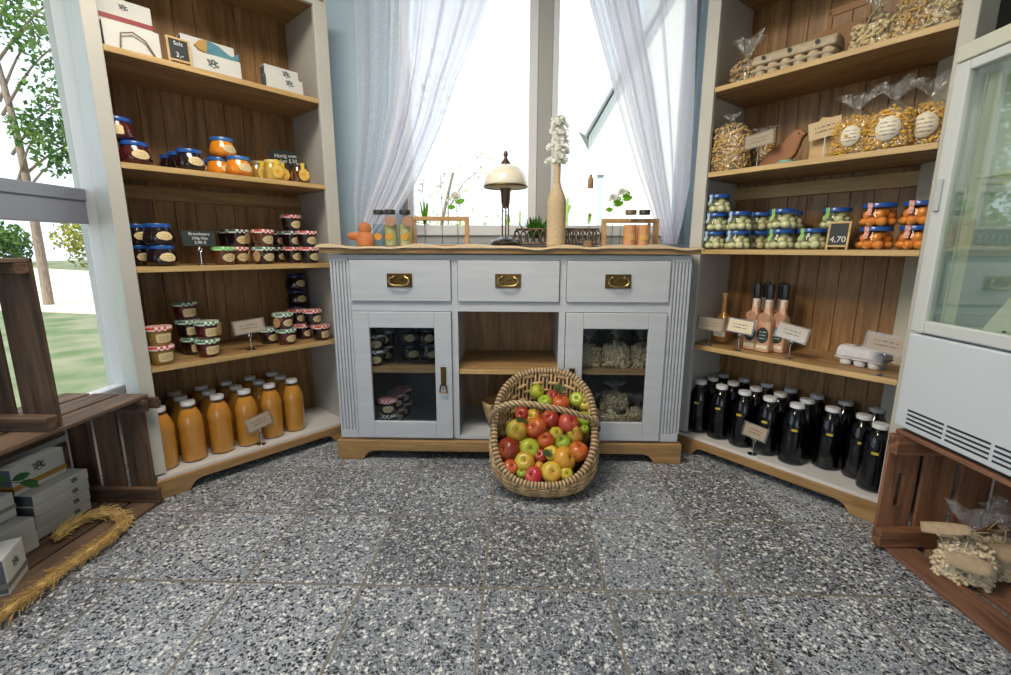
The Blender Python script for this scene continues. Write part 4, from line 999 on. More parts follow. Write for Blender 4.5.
gift('small white gift box, upper rear one right on the top shelf', pos('L', .690, .10, z1), RZ['L'], .155, .125, .045, (.02, .10, .028), None, -.05, GBX)
gift('small white gift box, lower front one right on the top shelf', pos('L', .675, .045, z1), RZ['L'], .165, .068, .045, (.02, .045, .028), None, -.05, GBX)
# fish figure
t = thing('wooden_fish', 'blue wooden fish with ochre head lying against the white gift boxes', 'fish figure', pos('L', .405, .068, z1+.083), RZ['L'])
fo = [(-.075, .012), (-.06, .034), (-.03, .046), (.01, .04), (.045, .022), (.062, .018), (.085, .040), (.090, .02), (.084, -.004), (.058, .006), (.02, -.002), (-.03, -.004), (-.06, .0)]
FM = Matrix.Rotation(.10, 4, 'Y') @ Matrix(((1,0,0,0),(0,0,1,0),(0,1,0,0),(0,0,0,1)))
MB().prism(fo[2:12], -.006, .006, FM).build('fish_body', plain('fish_blue', (.06, .20, .28), .6, col2=(.09, .27, .34), ns=30), t, bevel=.002)
MB().prism([fo[0], fo[1], fo[2], fo[11], fo[12]], -.0065, .0065, FM).build('fish_head', plain('fish_ochre', (.45, .27, .08), .6), t, bevel=.002)
MB().tube([FM @ Vector((q, .02+.012*cos(q*30), .0075)) for q in [-.05+.012*k for k in range(11)]], .0012, 5).build('fish_cord', INKG, t)

# ------------------------------------------------------------------ things on the sideboard
ZT = 1.009
t = thing('clay_pot', 'orange terracotta bird-shaped pot at the left end of the sideboard', 'clay pot', (-.725, 2.20, ZT), 0)
MB().lathe([(.030, 0), (.040, .006), (.045, .03), (.040, .052), (.028, .065), (.026, .068), (.030, .08), (.028, .100), (.018, .112), (.0001, .116)], 22).build('pot_body', CLAY, t, smooth=True)
MB().ball((-.052, -.005, .05), .024, 12, 8, (1.5, .6, .8)).build('spout', CLAY, t, smooth='all')
GJ = [(.026, 0), (.030, .003), (.030, .085), (.026, .103), (.022, .110), (.022, .128)]
def drink_jar(label, x, y, col, lid, tagon, group, loc_z=ZT, sc=1.0, fillh=.085, fruit=None):
    t = thing('drink_bottle', label, 'drink bottle', (x, y, loc_z), random.uniform(-.2, .2), group); t.scale = (1.05, 1.05, 1.2)
    MB().lathe([(r*.93, z*.98+.003) for r, z in GJ if z <= fillh], 22).build('drink', col, t, smooth=True)
    MB().lathe(GJ, 22, close=False).build('glass_bottle', GLASS, t, smooth=True)
    MB().lathe([(.024, .124), (.0245, .140), (.023, .142), (.0001, .142)], 20).build('lid', lid, t, smooth=True)
    patch([(.0303, 0), (.0303, .2)], 0, .036, .040, .026, 'oval').build('round_label', fruit or plain('orange_label', (.60, .28, .03), .5, col2=(.7, .38, .05), ns=60), t, smooth=True)
    if tagon:
        m = MB(); m.prism([(.024*cos(2*PI*k/20), .020*sin(2*PI*k/20)) for k in range(20)], 0, .0015, Matrix.Translation((.012, -.034, .098)) @ Matrix.Rotation(PI/2, 4, 'X') @ Matrix.Rotation(.3, 4, 'Y')); m.build('paper_tag', plain('tag_pink_brown', (.40, .22, .15), .7, col2=(.46, .27, .19), ns=60), t)
    return t
LIME = plain('pale_syrup', (.42, .44, .20), .2, coat=.8); LIME0 = clear('clear_syrup', (.80, .88, .92), .05); DKL = plain('dark_lid', (.03, .035, .03), .4)
drink_jar('clear drink bottle with dark lid, leftmost of three beside the clay pot', -.655, 2.20, LIME0, DKL, False, 'drink bottles by the clay pot')
drink_jar('pale yellow drink bottle with round kraft tag, middle of three by the clay pot', -.598, 2.185, LIME, DKL, True, 'drink bottles by the clay pot')
drink_jar('pale yellow drink bottle with round kraft tag, rightmost of three by the clay pot', -.530, 2.195, LIME, DKL, True, 'drink bottles by the clay pot')
PEACH = plain('peach_nectar', (.66, .31, .13), .2, coat=.8); BRL = plain('brown_lid', (.16, .11, .06), .4)
drink_jar('peach coloured drink bottle, left of the pair at the right of the sideboard', .520, 2.18, PEACH, BRL, False, 'peach drink bottles', fruit=plain('peach_label', (.62, .38, .12), .5))
drink_jar('peach coloured drink bottle, right of the pair at the right of the sideboard', .583, 2.18, PEACH, DKL, False, 'peach drink bottles', fruit=plain('peach_label', (.62, .38, .12), .5))
# test-tube vase racks
STEM = plain('stem_green', (.10, .22, .05), .6); PETAL = leafmat('white_petals', (.86, .88, .86), (.92, .92, .88)); LEAFG = leafmat('fresh_leaves', (.10, .32, .02), (.22, .50, .05))
def leaf(m, base, d, L, W):
    d = Vector(d).normalized(); sd = d.cross(Vector((0, -1, .2))).normalized(); up = sd.cross(d)
    P = [(0, 0), (.25, .7), (.55, 1), (.85, .55), (1, 0)]
    c = [m.bm.verts.new(Vector(base)+d*L*p+up*(.12*L*sin(p*PI))) for p, q in P]
    l = [m.bm.verts.new(Vector(base)+d*L*p+sd*W*q/2) for p, q in P[1:4]]; r = [m.bm.verts.new(Vector(base)+d*L*p-sd*W*q/2) for p, q in P[1:4]]
    for s_ in (l, r):
        m._f([c[0], s_[0], c[1]]); m._f([c[1], s_[0], s_[1], c[2]]); m._f([c[2], s_[1], s_[2], c[3]]); m._f([c[3], s_[2], c[4]])
def petals(m, c, r, n=14, sc=(1, 1, .8), seed=1):
    rnd = random.Random(seed)
    for k in range(n):
        a = rnd.uniform(0, 2*PI); e = rnd.uniform(-.3, 1.3); d = Vector((cos(a)*cos(e)*sc[0], sin(a)*cos(e)*sc[1], sin(e)*sc[2]))
        leaf(m, Vector(c)+d*r*.2, d, r*.95, r*.7)
def rack(label, x, y, W, zt, tubes, seed, group):
    t = thing('vase_rack', label, 'flower rack', (x, y, ZT), 0, group)
    m = MB(); m.box(-W/2, W/2, -.022, .022, zt-.018, zt); m.box(W/2-.018, W/2, -.022, .022, 0, zt-.018); m.box(-W/2, -W/2+.018, -.022, .022, 0, zt-.018); m.box(-W/2+.018, W/2-.018, -.022, .022, 0, .012)
    m.build('wooden_frame', wood('rack_wood', (.42, .24, .10), (.56, .36, .18), 'x', .5), t, bevel=.001)
    rnd = random.Random(seed)
    for tx, kind, hh in tubes:
        MB().lathe([(.0001, .013), (.006, .014), (.009, .022), (.009, zt+.012), (.0105, zt+.014)], 14, Matrix.Translation((tx, 0, 0)), close=False).build('test_tube', GLASS, t, smooth=True)
        fm = MB(); sx = rnd.uniform(-.01, .01); base = Vector((tx, 0, .02)); top = Vector((tx+sx, -.004, hh))
        fm.tube([base, (base+top)/2+Vector((.003, 0, 0)), top], .0016, 5)
        if kind == 'bud':
            for q in range(5): leaf(fm, base+Vector((0, 0, .07)), (rnd.uniform(-.25, .25), rnd.uniform(-.1, .1), 1), hh*.45, .010)
        if kind in ('rose', 'pair'):
            leaf(fm, top-Vector((0, 0, .03)), (.9, -.2, .3), .05, .028); leaf(fm, top-Vector((0, 0, .045)), (-.6, -.2, -.1), .04, .026)
        if kind == 'pair': leaf(fm, top-Vector((0, 0, .02)), (.6, -.3, .5), .045, .03)
        fl_ = fm.build('stem', LEAFG, t, smooth='all')
        pm = MB()
        if kind == 'bud': petals(pm, top, .014, 10, seed=seed); petals(pm, top+Vector((-.012, 0, -.03)), .010, 8, seed=seed+1)
        elif kind == 'spray':
            for q in range(5): petals(pm, top+Vector((rnd.uniform(-.02, .02), 0, rnd.uniform(-.06, .02))), .011, 8, seed=seed+q)
        else: petals(pm, top, .026, 26, seed=seed)
        pm.build('flower', PETAL, t, smooth='all')
rack('wooden rack of three glass tubes with white flowers, left of the lamp', -.372, 2.24, .275, .143, [(-.075, 'bud', .29), (.008, 'spray', .335), (.085, 'rose', .235)], 21, 'wooden flower racks')
rack('wooden rack of glass tubes with white roses and green leaves, right side of the sideboard', .535, 2.25, .265, .135, [(-.085, 'pair', .225), (-.045, 'pair', .250), (.09, 'bud', .06)], 33, 'wooden flower racks')
# lamp
t = thing('table_lamp', 'mushroom table lamp with cream glass shade and bronze stem', 'table lamp', (-.058, 2.20, ZT), 0)
BRZ = plain('bronze', (.11, .075, .05), .35, .85, col2=(.17, .11, .07), ns=20)
MB().lathe([(.078, 0), (.078, .008), (.070, .014), (.074, .020), (.066, .032), (.040, .040), (.030, .046), (.018, .052), (.0001, .054)], 36).build('base', plain('lamp_base_metal', (.12, .11, .10), .25, .9), t, smooth=True)
m = MB()
for a in (0.6, 2.7, 4.8): m.tube([(.017*cos(a), .017*sin(a), .045), (.017*cos(a), .017*sin(a), .185)], .0033, 8)
m.build('stem', BRZ, t, smooth=True)
MB().lathe([(.008, .178), (.016, .186), (.020, .205), (.023, .252), (.025, .256), (.025, .268), (.0001, .27)], 20).build('socket', BRZ, t, smooth=True)
sh = []
for k in range(13):
    a = PI/2*k/12; sh.append((.1*cos(a)**.9 if k < 12 else .012, .275+.098*sin(a)))
MB().lathe(sh, 40, close=False).build('lamp_shade', plain('opal_glass', (.78, .74, .64), .25, coat=.5), t, smooth='all', solid=.003)
MB().lathe([(.1005, .271), (.1025, .274), (.1005, .279)], 40, close=False).build('shade_rim', BRASS, t, smooth=True, solid=.001)
MB().lathe([(.026, .368), (.022, .380), (.012, .392), (.007, .402), (.007, .406), (.011, .414), (.010, .424), (.004, .432), (.0001, .434)], 20).build('finial', BRZ, t, smooth=True)
# twine bottle vase with flowers
t = thing('twine_vase', 'tall twine-wrapped bottle vase with white blossom', 'vase', (.178, 2.18, ZT), 0)
def vr(z):
    if z < .20: return .043 if z > .01 else .040
    if z < .30: k = (z-.20)/.10; k = k*k*(3-2*k); return .043-.0285*k
    return .0145
pf = []; z = 0
while z < .385:
    pf += [(vr(z), z), (vr(z+.002)+.0012, z+.0022)]; z += .0044
MB().lathe(pf + [(.0001, .385)], 28).build('twine_body', plain('twine', (.50, .38, .24), .85, col2=(.58, .46, .31), ns=90), t, smooth='all')
m = MB(); rnd = random.Random(5)
for k in range(60):
    z = .375+.185*rnd.random(); a = rnd.uniform(0, 2*PI); r = .042*(1-max(0, (z-.50)/.07)*.7)*rnd.uniform(.3, 1)
    petals(m, (r*cos(a), r*sin(a), z), .021, 11, seed=k)
m.build('blossom', PETAL, t, smooth='all')
MB().tube([(0, 0, .30), (.004, 0, .45), (-.004, 0, .56)], .002, 6).build('stem', STEM, t)
# tray with greenery
t = thing('plant_tray', 'dark ornate metal tray holding a tuft of green plant behind the vase', 'planter tray', (.19, 2.30, ZT), 0); t.scale = (1, 1, 1.45)
m = MB(); m.box(-.20, .20, -.05, .05, 0, .006)
rail = []
for sgn in (-1, 1):
    for k in range(13):
        x = -.195+.39*k/12; m.tube([(x+.013*cos(2*PI*q/12), sgn*.05, .034+.022*sin(2*PI*q/12)) for q in range(12)], .0035, 6, closed=True)
    m.tube([(-.2, sgn*.05, .06), (.2, sgn*.05, .06)], .0035, 6); m.tube([(-.2, sgn*.05, .012), (.2, sgn*.05, .012)], .0035, 6)
m.tube([(-.2, -.05, .04), (-.2, .05, .04)], .004, 6); m.tube([(.2, -.05, .04), (.2, .05, .04)], .004, 6)
m.build('metal_tray', plain('dark_iron', (.09, .07, .06), .5, .6, col2=(.16, .12, .10), ns=40), t, smooth=True)
m = MB(); rnd = random.Random(8)
for k in range(90):
    b = Vector((-.10+rnd.gauss(0, .018), rnd.gauss(0, .012), .03)); leaf(m, b, (rnd.gauss(0, .5), rnd.gauss(0, .3), 1), rnd.uniform(.035, .085), .007)
o = m.build('green_tuft', leafmat('tuft', (.05, .20, .02), (.12, .34, .04)), t, smooth='all'); 
# small glass with dried star flower
t = thing('glass_vase', 'small glass vase with dried star flower, between tray and right rack', 'vase', (.335, 2.22, ZT), 0)
MB().lathe([(.022, 0), (.027, .004), (.027, .035), (.018, .055), (.014, .07), (.014, .095), (.017, .10)], 18, close=False).build('glass_body', GLASS, t, smooth=True)
MB().lathe([(.0001, .003), (.022, .004), (.024, .03), (.0001, .035)], 16).build('dried_filling', plain('dried_brown', (.24, .15, .08), .8, col2=(.34, .24, .14), ns=50), t, smooth=True)
m = MB(); m.tube([(0, 0, .03), (.002, 0, .145)], .0014, 5)
for k in range(7):
    a = 2*PI*k/7; m.tube([(.002, 0, .15), (.002+.02*cos(a), 0, .15+.02*sin(a))], lambda u: .0022*(1-u*.7), 5)
m.build('star_flower', plain('dried_dark', (.12, .10, .08), .8), t)
t = thing('hanging_vial', 'little cork-brown bottle hanging on a thread in the right window', 'hanging bottle', (.342, 2.26, 1.285), 0)
MB().lathe([(.012, 0), (.0135, .004), (.0135, .04), (.007, .052), (.007, .062), (.0001, .062)], 14).build('vial', plain('cork', (.34, .19, .09), .6), t, smooth=True)
MB().tube([(0, 0, .062), (0, .14, 1.13)], .0005, 4).build('thread', WIRE, t)
MB().tube([(0, 0, 0), (-.005, 0, -.09)], .0005, 4).build('thread_tail', WIRE, t)

# ------------------------------------------------------------------ inside the sideboard
t = MB().lathe([(.0001, .0), (.055, 0), (.062, .006), (.085, .06), (.098, .115), (.100, .135), (.096, .137), (.092, .115), (.080, .062), (.058, .012), (.0001, .012)], 40)
o = t.build('wooden_bowl', wood('bowl_wood', (.50, .33, .15), (.66, .47, .25), 'z', .5), smooth='all', loc=(-.075, 2.20, .117)); tag(o, 'light wooden bowl in the open compartment behind the apple basket', 'bowl')
SG = 'jam jars inside the left glass door'
def sbj(x, y, z, lb, lid=LID_BLACKCHK, key=None):
    src = J0[(JAM_DARK.name, lid.name, 'oval', 0)]; dup(src, (x, y, z), random.uniform(-.2, .2), lb, SG)
for i, (x, y) in enumerate(((-.640, 2.15), (-.625, 2.24), (-.610, 2.33))):
    for l in (0, 1):
        sbj(x, y, .117+l*h, 'checked lid jar, lower level behind left glass door, %s stack, %s' % (('front', 'middle', 'rear')[i], ('bottom', 'top')[l]), LID_RED if l or i else LID_BLACKCHK)
for i, (x, y) in enumerate(((-.680, 2.14), (-.672, 2.24))):
    for l in (0, 1):
        sbj(x, y, .446+l*h, 'checked lid jar, upper level behind left glass door, %s stack, %s' % (('front', 'rear')[i], ('bottom', 'top')[l]))
src = B0[(JAM_DARK.name, LID_NAVY.name, 'oval', 'None')]
od2 = ['left', 'middle', 'right']
for i in range(3):
    for l in (0, 1):
        dup(src, (-.545+.098*i-.015*l, 2.26+.0*i, .446+l*hb), .4, 'navy lid jar, upper level behind left glass door, %s column, %s' % (od2[i], ('bottom', 'top')[l]), SG)
for i, (x, y, z, lb, W, Hh, nk, tp) in enumerate(((.345, 2.16, .446, 'ribboned pasta bag left on the upper level', .115, .105, .14, .20), (.475, 2.15, .446, 'ribboned pasta bag central on the upper level', .125, .12, .15, .21), (.600, 2.16, .446, 'ribboned pasta bag at the right on the upper level', .10, .11, .14, .20), (.36, 2.18, .117, 'pasta bag at the left on the lower level', .13, .10, .13, .18), (.475, 2.15, .117, 'pasta bag in the middle on the lower level', .13, .095, .12, .15), (.60, 2.16, .117, 'pasta bag at the right on the lower level', .12, .11, .14, .19), (.490, 2.19, .265, 'pasta bag lying on the others on the lower level', .13, .09, .11, .14))):
    pasta_bag('pasta_bag', lb + ' behind the right glass door', 'pasta bag', (x, y, z if i < 6 else .215), 0, W, .09, Hh, nk, min(tp, .26), PALE, 'curl', 130, 'pasta bags behind the right glass door', seed=40+i, ps=1.2, ribbon=i < 3)

# ------------------------------------------------------------------ apple basket
BC = Vector((.120, 1.826, .272)); BX = Vector((1, 0, 0)); BS = Vector((.022, .33, .375)).normalized(); RXR, RSR = .207, .248
def sel(a, e=2.5): return (abs(cos(a))**e+abs(sin(a))**e)**(-1/e)
def rim_pt(a, k=1.0): q = sel(a)*k; return BC + BX*(RXR*q*cos(a)) + BS*(RSR*q*sin(a))
def base_pt(a): q = sel(a); return Vector((.120+.155*q*cos(a), 1.852+.128*q*sin(a), .006))
def wall_pt(a, t, off=0):
    p = base_pt(a).lerp(rim_pt(a), t); o = Vector((cos(a), sin(a)*.75, 0)); b = .034*sin(PI*min(1, t*1.0))**.8
    return p + o*(b*(1 if sin(a) < .3 else .6)+off)
bk = thing('apple_basket', 'oval willow basket with arched handle full of apples, leaning at the sideboard', 'basket', (.122, 1.86, 0), 0)
OFF = Vector((-.122, -1.86, 0))
m = MB(); NS = 36; ROWS = 13
for j in range(ROWS):
    t_ = (j+.5)/ROWS
    pts = []
    for k in range(NS*3):
        a = 2*PI*k/(NS*3); pts.append(wall_pt(a, t_, .0085*cos(NS/2*a+PI*(j % 2))) + OFF)
    m.mi = j % 2; m.tube(pts, .0088, 6, closed=True)
m.build('woven_wall', [WICK, WICKL], bk, smooth='all')
m = MB()
for k in range(NS*2):
    a = 2*PI*(k+.5)/NS/2; m.tube([wall_pt(a, q/8, -.006) + OFF for q in range(9)], .0048, 5)
m.build('stakes', WICKL, bk, smooth='all')
m = MB(); ct = m.bm.verts.new(Vector((0, .008, .010))); rg = [m.bm.verts.new(base_pt(2*PI*k/48)+OFF+Vector((0, 0, .003))) for k in range(48)]
for k in range(48): m._f([ct, rg[k], rg[(k+1) % 48]])
m.grid(lambda u, v: wall_pt(2*PI*u, v, -.003)+OFF, 60, 8)
m.build('basket_dark_shell', plain('basket_inner', (.07, .042, .022), .8), bk, smooth='all', solid=.002)  # dark shell added inside the weave to close and darken its gaps
m = MB(); NW = 190
for k in range(NW):     # coiled wrapping round the rim, canes laid side by side
    a0 = 2*PI*k/NW; c = rim_pt(a0, 1.02)+OFF; nx = rim_pt(a0+.01, 1.02)+OFF; T = (nx-c).normalized(); Nn = (BX.cross(BS)).normalized(); S = T.cross(Nn).normalized()
    m.mi = 1 if k % 2 else 0; m.tube([c + S*(.0115*cos(2*PI*q/10)) + Nn*(.0115*sin(2*PI*q/10)) for q in range(10)], .0050 if k % 2 == 0 else .0034, 5, closed=True)
wick2 = plain('rim_willow', (.46, .33, .18), .5, col2=(.62, .48, .29), ns=60); wick3 = plain('rim_willow_dark', (.20, .13, .075), .6)
m.build('coiled_rim', [wick2, wick3], bk, smooth='all')
HPs = [(-.092, 1.845, .285), (-.100, 1.815, .315), (-.078, 1.775, .358), (-.030, 1.748, .388), (.03, 1.738, .394), (.10, 1.740, .385), (.18, 1.752, .365), (.26, 1.775, .335), (.325, 1.805, .302), (.345, 1.835, .272)]
def crv(P, n):
    P = [Vector(p) for p in P]; out = []
    for i in range(len(P)-1):
        p0, p1, p2, p3 = P[max(0, i-1)], P[i], P[i+1], P[min(len(P)-1, i+2)]
        for q in range(n):
            t_ = q/n; out.append(.5*((2*p1)+(-p0+p2)*t_+(2*p0-5*p1+4*p2-p3)*t_*t_+(-p0+3*p1-3*p2+p3)*t_**3))
    return out + [P[-1]]
HC = crv(HPs, 16); m = MB()
for st in range(6):
    pts = []
    for i, p in enumerate(HC):
        T = (HC[min(i+1, len(HC)-1)]-HC[max(0, i-1)]).normalized(); A = T.cross(Vector((0, -.6, .8))).normalized(); B = T.cross(A)
        w_ = i*.42+st*2*PI/6; pts.append(p+OFF + A*.0075*cos(w_) + B*.0075*sin(w_))
    m.mi = 1 if st % 2 else 0; m.tube(pts, .0056 if st % 2 == 0 else .0048, 6)
m.build('twisted_handle', [wick2, wick3], bk, smooth='all')
m = MB()
for x, y, z, s_ in ((-.092, 1.842, .283, 1), (.338, 1.842, .275, 1)):
    for q in range(9):
        c = Vector((x, y-.012+.006*q, z-.020+.007*q)) + OFF; m.tube([c+Vector((.017*cos(2*PI*r/10), -.004*sin(2*PI*r/10), .019*sin(2*PI*r/10))) for r in range(10)], .0045, 5, closed=True)
m.build('handle_binding', plain('dark_binding', (.06, .05, .045), .6, col2=(.16, .13, .10), ns=60), bk, smooth='all')
# apples
def applemat(name, g, r, cover, k):
    m, nt, b = _nt(name); v = coords(nt); nz = N(nt, 'ShaderNodeTexNoise'); nz.inputs['Scale'].default_value = 16; nz.inputs['Detail'].default_value = 3
    mp = N(nt, 'ShaderNodeMapping'); mp.inputs['Location'].default_value = (k*3.1, k*1.7, k); nt.links.new(v, mp.inputs[0]); nt.links.new(mp.outputs[0], nz.inputs['Vector'])
    sp = N(nt, 'ShaderNodeSeparateXYZ'); nt.links.new(v, sp.inputs[0]); ma = N(nt, 'ShaderNodeMath', operation='MULTIPLY_ADD'); ma.inputs[1].default_value = 5; nt.links.new(sp.outputs['X'], ma.inputs[0]); nt.links.new(nz.outputs['Fac'], ma.inputs[2])
    ra = N(nt, 'ShaderNodeValToRGB'); e = ra.color_ramp.elements; e[0].position = .92-cover; e[1].position = min(1, 1.25-cover); e[0].color = (*g, 1); e[1].color = (*r, 1)
    nt.links.new(ma.outputs[0], ra.inputs['Fac'])
    n2 = N(nt, 'ShaderNodeTexVoronoi'); n2.inputs['Scale'].default_value = 200; nt.links.new(v, n2.inputs['Vector']); gt = N(nt, 'ShaderNodeMath', operation='LESS_THAN'); gt.inputs[1].default_value = .13; nt.links.new(n2.outputs['Distance'], gt.inputs[0])
    mx = N(nt, 'ShaderNodeMix', data_type='RGBA'); mm = N(nt, 'ShaderNodeMath', operation='MULTIPLY'); mm.inputs[1].default_value = .35; nt.links.new(gt.outputs[0], mm.inputs[0]); nt.links.new(mm.outputs[0], mx.inputs[0]); nt.links.new(ra.outputs['Color'], mx.inputs[6]); mx.inputs[7].default_value = (.75, .62, .3, 1)
    nt.links.new(mx.outputs[2], b.inputs['Base Color']); b.inputs['Roughness'].default_value = .35; b.inputs['Coat Weight'].default_value = .25; return m
GN, RDc, YL = (.28, .40, .03), (.55, .05, .03), (.66, .52, .08)
AM = {}
for i, (key, g, r, cv) in enumerate((('yg', (.38, .42, .03), (.50, .22, .03), .28), ('g', GN, (.48, .52, .1), .3), ('gy', (.32, .40, .03), (.52, .36, .04), .3), ('y', (.56, .46, .04), (.56, .28, .03), .3), ('yo', (.62, .46, .06), (.60, .18, .03), .45), ('o', (.60, .30, .03), (.52, .10, .02), .5), ('og', (.42, .34, .04), (.50, .13, .03), .5), ('or', (.55, .20, .03), (.48, .05, .015), .58), ('yr', (.50, .44, .04), (.52, .07, .015), .52), ('ro', (.52, .12, .03), (.42, .03, .012), .58), ('r', (.42, .09, .03), (.30, .02, .012), .58), ('rr', (.50, .10, .06), (.46, .012, .03), .66), ('dr', (.32, .07, .02), (.20, .015, .008), .58))):
    AM[key] = applemat('apple_skin_'+key, g, r, cv, i)
AP=[(0.09, 1.963, 0.373, 0.03, 'yg'), (0.163, 1.948, 0.357, 0.026, 'r'), (0.196, 1.924, 0.333, 0.037, 'ro'), (0.27, 1.937, 0.346, 0.032, 'gy'), (0.306, 1.923, 0.331, 0.029, 'og'), (0.128, 1.926, 0.335, 0.031, 'g'), (0.028, 1.887, 0.295, 0.031, 'r'), (0.075, 1.88, 0.287, 0.031, 'yr'), (0.149, 1.872, 0.278, 0.037, 'r'), (0.221, 1.859, 0.265, 0.041, 'rr'), (0.003, 1.834, 0.239, 0.043, 'yr'), (0.087, 1.843, 0.248, 0.043, 'or'), (0.294, 1.875, 0.281, 0.029, 'g'), (0.252, 1.824, 0.228, 0.033, 'yr'), (0.169, 1.825, 0.23, 0.028, 'y'), (0.126, 1.803, 0.207, 0.035, 'or'), (0.2, 1.798, 0.202, 0.032, 'g'), (0.055, 1.781, 0.184, 0.04, 'yg'), (-0.026, 1.776, 0.179, 0.046, 'dr'), (0.257, 1.772, 0.175, 0.039, 'or'), (0.146, 1.767, 0.17, 0.03, 'y'), (0.037, 1.741, 0.142, 0.039, 'yr'), (0.194, 1.751, 0.153, 0.046, 'o'), (-0.021, 1.724, 0.125, 0.031, 'ro'), (0.074, 1.702, 0.102, 0.036, 'rr'), (0.144, 1.713, 0.113, 0.04, 'yo'), (0.203, 1.71, 0.111, 0.026, 'y'), (0.101, 1.76, 0.162, 0.026, 'r'), (0.094, 1.729, 0.13, 0.019, 'o'), (0.294, 1.841, 0.246, 0.018, 'g'), (0.024, 1.708, 0.109, 0.021, 'g')]
AL = ['yellow-green apple lying highest at the back left of the basket', 'small red apple half under a leaf at the back of the basket', 'pink-red apple behind the handle, right of the leafy red one', 'green apple at the back right of the basket', 'brownish orange apple at the back right corner, touching the rim', 'greenish apple peeking out just behind the middle of the handle', 'red apple just below the left end of the handle', 'yellow and red apple under the handle, left of the middle', 'dull red apple under the middle of the handle', 'bright crimson apple under the right part of the handle', 'yellow apple with red cheek at the left side below the handle', 'large orange-red apple left of the centre', 'small green apple at the right below the handle', 'yellow apple with red cheek at the right side', 'small yellow apple right in the centre', 'striped orange apple with dark calyx in the centre', 'round light green apple right of the centre', 'large pale green apple left of the centre, lower half', 'dark red apple at the left edge of the basket', 'orange apple against the right edge of the basket', 'yellow apple below the striped centre one', 'yellow-green apple with brown blush at the lower left', 'big orange apple at the lower right', 'orange-red apple tucked in the lower left corner', 'pink and white apple at the bottom rim', 'large golden apple at the bottom rim, right of the pink one', 'small yellow apple in the lower right corner', 'small dark red apple in the gap below the centre', 'tiny orange apple in the gap above the pink one', 'little green apple at the right rim under the handle end', 'little green apple at the bottom left, under its neighbours']
a_prof = [(.0001, -.80), (.12, -.86), (.30, -.90), (.52, -.84), (.76, -.58), (.93, -.22), (1.0, .12), (.97, .42), (.84, .70), (.62, .88), (.40, .93), (.22, .86), (.08, .72), (.0001, .68)]
for i, ((x, y, z, r, c), lb) in enumerate(zip(AP, AL)):
    rnd = random.Random(i*13+5); t = thing('apple', lb, 'apple', (x, y, z-.004), rnd.uniform(0, 6), 'apples in the basket')
    t.rotation_euler = (rnd.uniform(.2, 1.3), rnd.uniform(-.5, .5), rnd.uniform(-1, 1)); 
    t.location = Vector((x, y, z)) - Vector((0, -.72, .69))*.004
    s_ = r*1.13; m = MB().lathe([(a*s_*.98, b*s_*.93) for a, b in a_prof], 26); m.build('apple_flesh', AM[c], t, smooth='all')
    m = MB().tube([(0, 0, .60*s_), (.02*s_, 0, .85*s_), (.12*s_, 0, 1.1*s_)], .0015, 5); m.ball((0, 0, -.80*s_), .0045, 7, 5, (1, 1, .5)); m.build('stem', INK, t)
for p, d, L_, lb in (((.175, 1.915, .388), (.2, -.3, .9), .05, 'grey-green apple leaf standing up at the back of the basket'), ((.03, 1.845, .272), (-.4, -.5, .5), .055, 'dark green apple leaf beside the left red apple'), ((.118, 1.735, .172), (.2, -.4, .8), .045, 'grey-green apple leaf in the gap near the bottom rim')):
    m = MB(); leaf(m, (0, 0, 0), d, L_, .034); leaf(m, (.004, 0, 0), (d[0]+.6, d[1], d[2]-.2), L_*.8, .028); o = m.build('apple_leaf', leafmat('apple_leaves', (.10, .20, .08), (.22, .30, .15)), smooth='all', loc=p); tag(o, lb, 'leaf', 'leaves among the apples')

# ------------------------------------------------------------------ crates
def crate_left_lower():
    t = thing('wooden_crate', 'dark slatted crate lying on its side on the floor at the left', 'crate', (-1.58, 1.33, 0), 0, 'dark wooden crates at the left')
    X0, X1, Y0, Y1, Z = -.17, .165, -.36, .29, .45     # local; open side at +x
    rot = {}
    def slat(x0, x1, y0, y1, z0, z1, nm='slat'): return MB().box(x0, x1, y0, y1, z0, z1).build(nm, CRY, t, bevel=.003)
    for x0, x1 in ((.065, .165), (-.05, .050), (-.168, -.066)):
        slat(x0, x1, Y0, Y1+.02, Z-.014, Z); slat(x0, x1, Y0, Y1+.02, .0, .013)
    for z0, z1 in ((.03, .13), (.15, .26), (.285, .40)): slat(X0-.012, X0, Y0, Y1, z0, z1)
    for x0, x1 in ((.055, .15), (-.055, .035), (-.165, -.075)): MB().box(x0, x1, Y1, Y1+.012, .016, Z-.016).build('end_slat', CRZ, t, bevel=.002)
    for z0, z1 in ((.014, .074), (Z-.062, Z-.015)):
        MB().box(X0+.02, X1+.012, Y1+.0125-.035, Y1-.0005, z0, z1).build('batten', CRX, t, bevel=.003)
    MB().box(X0+.02, X1+.03, Y1+.014, Y1+.034, Z-.058, Z-.016).build('batten', CRX, t, bevel=.003)
    return t
CRX = CRATE; CRY = wood('crate_wood_y', (.045, .028, .02), (.19, .12, .08), 'y', .75); CRZ = wood('crate_wood_z', (.035, .02, .014), (.15, .09, .055), 'z', .75)
crate_left_lower()
t = thing('wooden_crate', 'dark slatted crate standing upright on top of the lower left crate', 'crate', (-1.56, 1.10, .4515), 0, 'dark wooden crates at the left')
for x0, x1 in ((.065, .175), (-.070, .040), (-.17, -.095)): MB().box(x0, x1, .17, .182, .012, .52).build('slat', CRZ, t, bevel=.003)
for x0, x1 in ((.060, .175), (-.065, .045), (-.18, -.08)): MB().box(x0, x1, -.16, .17, .0, .012).build('end_slat', CRY, t, bevel=.002)
MB().box(-.17, .175, .13, .1695, .0125, .055).build('batten', CRX, t, bevel=.003); MB().box(-.17, .175, .13, .1695, .475, .508).build('batten', CRX, t, bevel=.003)
